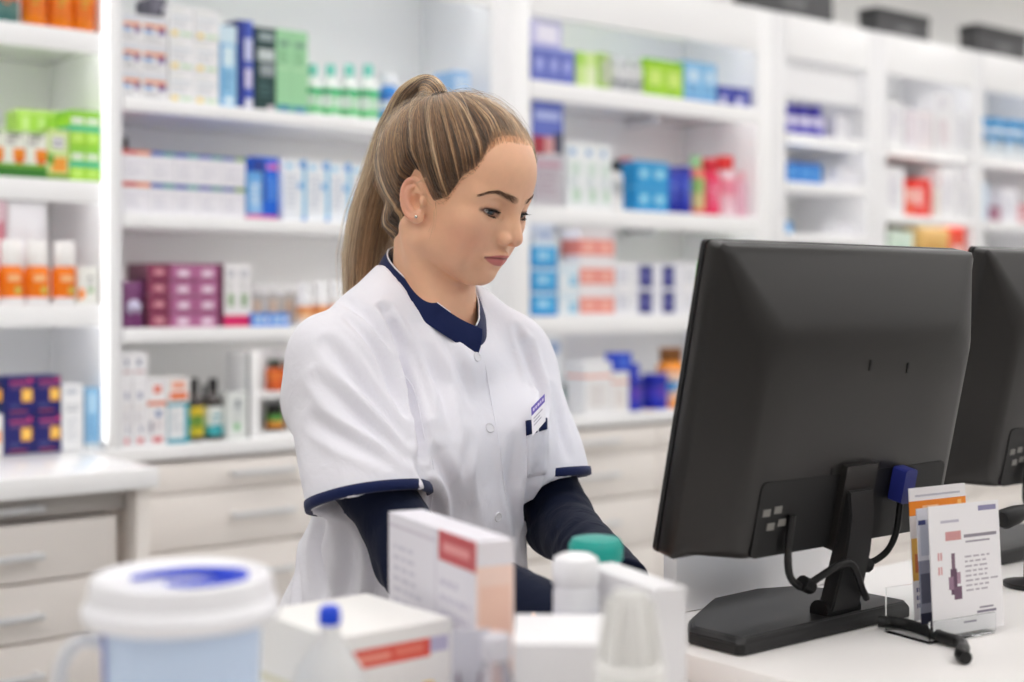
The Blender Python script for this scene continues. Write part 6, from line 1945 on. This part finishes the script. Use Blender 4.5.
# trousers and shoes (behind the counter)
FLOOR_R = -ZB
def trouser_field():
    F = Field((-0.26, -0.26, FLOOR_R + 0.03), (0.17, 0.26, -0.50), 0.007)
    F.add(ell((-0.055, 0, -0.60), (0.125, 0.165, 0.12)))
    for sd in (-1, 1):
        F.add(rcone((-0.055, sd * .085, -0.66), (-0.045, sd * .095, -0.98), 0.090, 0.066), 0.03)
        F.add(rcone((-0.045, sd * .095, -0.98), (-0.075, sd * .100, FLOOR_R + .075), 0.064, 0.052), 0.03)
    return F
p_, q_ = trouser_field().mesh(); p_ = smooth_np(p_, q_, 2); p_[:, 2] += ZB
obj('trousers', np_mesh('trousers', p_, q_), person, mats=WHITE_CLOTH)
for sd in (-1, 1):
    F = Field((-0.17, sd * .10 - .06, FLOOR_R - .004), (0.14, sd * .10 + .06, FLOOR_R + .12), 0.004)
    F.add(ell((0.02, sd * .102, FLOOR_R + .030), (0.105, 0.043, 0.030)))
    F.add(ell((-0.075, sd * .100, FLOOR_R + .042), (0.050, 0.037, 0.042)), 0.03)
    F.add(rcone((-0.072, sd * .100, FLOOR_R + .05), (-0.074, sd * .100, FLOOR_R + .09), 0.040, 0.038), 0.02)
    F.D[:] = np.maximum(F.D, (FLOOR_R - F.ax[2])[None, None, :])
    p_, q_ = F.mesh(); p_[:, 2] += ZB
    obj('shoe', np_mesh('shoe', p_, q_), person, mats=mat((228, 228, 230), .5))

# body under the clothes: head and neck joined with torso, arms, hands and legs in one mesh
def hand_field(sd):
    W = WRI[sd]; f = unit((WRI[sd] - ELB[sd]) * np.array([1, 1, 0.6]))
    f = unit(f + np.array([0, 0, -0.10])) if sd < 0 else unit((0.42, -0.88, -0.16))
    side = unit(np.cross(f, (0, 0, 1))) * (-sd) * -1      # towards the thumb (body midline)
    if side[1] * sd > 0: side = -side
    up = unit(np.cross(side, f)); up = up if up[2] > 0 else -up
    F = Field(W - 0.17, W + 0.20, 0.0022)
    P = lambda a, b, c: W + f * a + side * b + up * c
    F.add(rcone(W + unit(ELB[sd] - W) * .10, W, 0.027, 0.0235))
    F.add(rcone(P(0.0, 0.006, 0), P(0.080, 0.022, 0.002), 0.021, 0.0125), 0.02)
    F.add(rcone(P(0.0, -0.006, 0), P(0.076, -0.024, -0.002), 0.020, 0.0115), 0.02)
    F.add(rcone(P(0.01, 0, 0.002), P(0.080, 0, 0.003), 0.019, 0.0125), 0.02)
    fing = [(0.024, 0.082, 0.066, .0090), (0.0085, 0.086, 0.074, .0092), (-0.0085, 0.083, 0.069, .0088), (-0.025, 0.075, 0.054, .0078)]
    zt = -0.366
    for b, a, ln, r in fing:
        k0 = P(a, b, 0.001)
        d1 = unit(f + up * 0.16 + side * b * 2.0); d2 = unit(f - up * 0.42 + side * b * 1.0); d3 = unit(f * .75 - up * 0.95)
        j1 = k0 + d1 * ln * .44; j2 = j1 + d2 * ln * .32; j3 = j2 + d3 * ln * .24
        F.add(rcone(k0, j1, r * 1.02, r * .95), 0.006); F.add(rcone(j1, j2, r * .95, r * .86), 0.003); F.add(rcone(j2, j3, r * .86, r * .74), 0.003)
    t0, t1, t2, t3 = P(0.018, 0.020, -.004), P(0.050, 0.046, -0.010), P(0.078, 0.056, -0.018), P(0.100, 0.056, -0.026)
    F.add(rcone(t0, t1, .0150, .0110), 0.012); F.add(rcone(t1, t2, .0110, .0098), 0.004); F.add(rcone(t2, t3, .0098, .0078), 0.003)
    return F
def torso_field():
    F = Field((-0.22, -0.24, FLOOR_R + 0.03), (0.42, 0.24, 0.0), 0.008)
    F.add(rcone((-0.008, 0, -0.02), (-0.015, 0, -0.12), 0.05, 0.075))
    F.add(ell((-0.012, 0, -0.20), (0.088, 0.128, 0.17)), 0.03)
    F.add(ell((-0.05, 0, -0.52), (0.098, 0.140, 0.15)), 0.08)
    for sd in (-1, 1):
        F.add(rcone((-0.01, sd * .04, -0.06), SH[sd] * np.array([1, .93, 1.25]), 0.035, 0.040), 0.03)
        F.add(rcone(SH[sd] * np.array([1, .93, 1.25]), ARM[sd], 0.036, 0.035), 0.02); F.add(rcone(ARM[sd], ELB[sd], 0.035, 0.034), 0.02)
        F.add(rcone(ELB[sd], WRI[sd], 0.034, 0.0235), 0.02)
        F.add(rcone((-0.055, sd * .085, -0.62), (-0.045, sd * .095, -0.98), 0.075, 0.050), 0.03)
        F.add(rcone((-0.045, sd * .095, -0.98), (-0.075, sd * .100, FLOOR_R + .075), 0.048, 0.034), 0.02)
    return F
parts = [(h2b(hpos), hq, skin_colour(hpos))]
base = np.array(lin((228, 176, 142))[:3])
for fld in (torso_field(), hand_field(-1), hand_field(1)):
    p_, q_ = fld.mesh(); p_ = smooth_np(p_, q_, 1); p_[:, 2] += ZB
    parts.append((p_, q_, np.tile(base, (len(p_), 1))))
off = 0; VV, QQ, CC = [], [], []
for p_, q_, c_ in parts:
    VV.append(p_); QQ.append(q_ + off); CC.append(c_); off += len(p_)
bme = np_mesh('body', np.concatenate(VV), np.concatenate(QQ)); paint(bme, np.concatenate(CC))
obj('body', bme, person, mats=SKIN)
cam = bpy.data.cameras.new('camera'); co = bpy.data.objects.new('camera', cam); COL.objects.link(co)
co.location = (0, 0, CAM_Z); co.rotation_euler = (math.pi / 2, 0, -ALPHA)
cam.sensor_width = 36.0; cam.lens = FPX * 36.0 / 1024.0
cam.shift_x = 0.0; cam.shift_y = -(341.0 - HY) / 1024.0
cam.clip_start = 0.05; cam.clip_end = 60
SC.camera = co
vs = SC.view_settings
SC.display_settings.display_device = 'sRGB'
vs.view_transform = 'Standard'; vs.look = 'None'; vs.gamma = 1.0; vs.use_curve_mapping = False
vs.exposure = 0.0
cam.dof.use_dof = True
cam.dof.focus_distance = 1.71
cam.dof.aperture_fstop = 2.4
SC.cycles.use_denoising = True
SC.cycles.sample_clamp_indirect = 6.0
SC.cycles.max_bounces = 14
SC.cycles.diffuse_bounces = 9
SC.cycles.transmission_bounces = 10
w_ = bpy.data.worlds.new('world'); SC.world = w_; w_.use_nodes = True
w_.node_tree.nodes['Background'].inputs[0].default_value = (.9, .93, 1, 1); w_.node_tree.nodes['Background'].inputs[1].default_value = .4
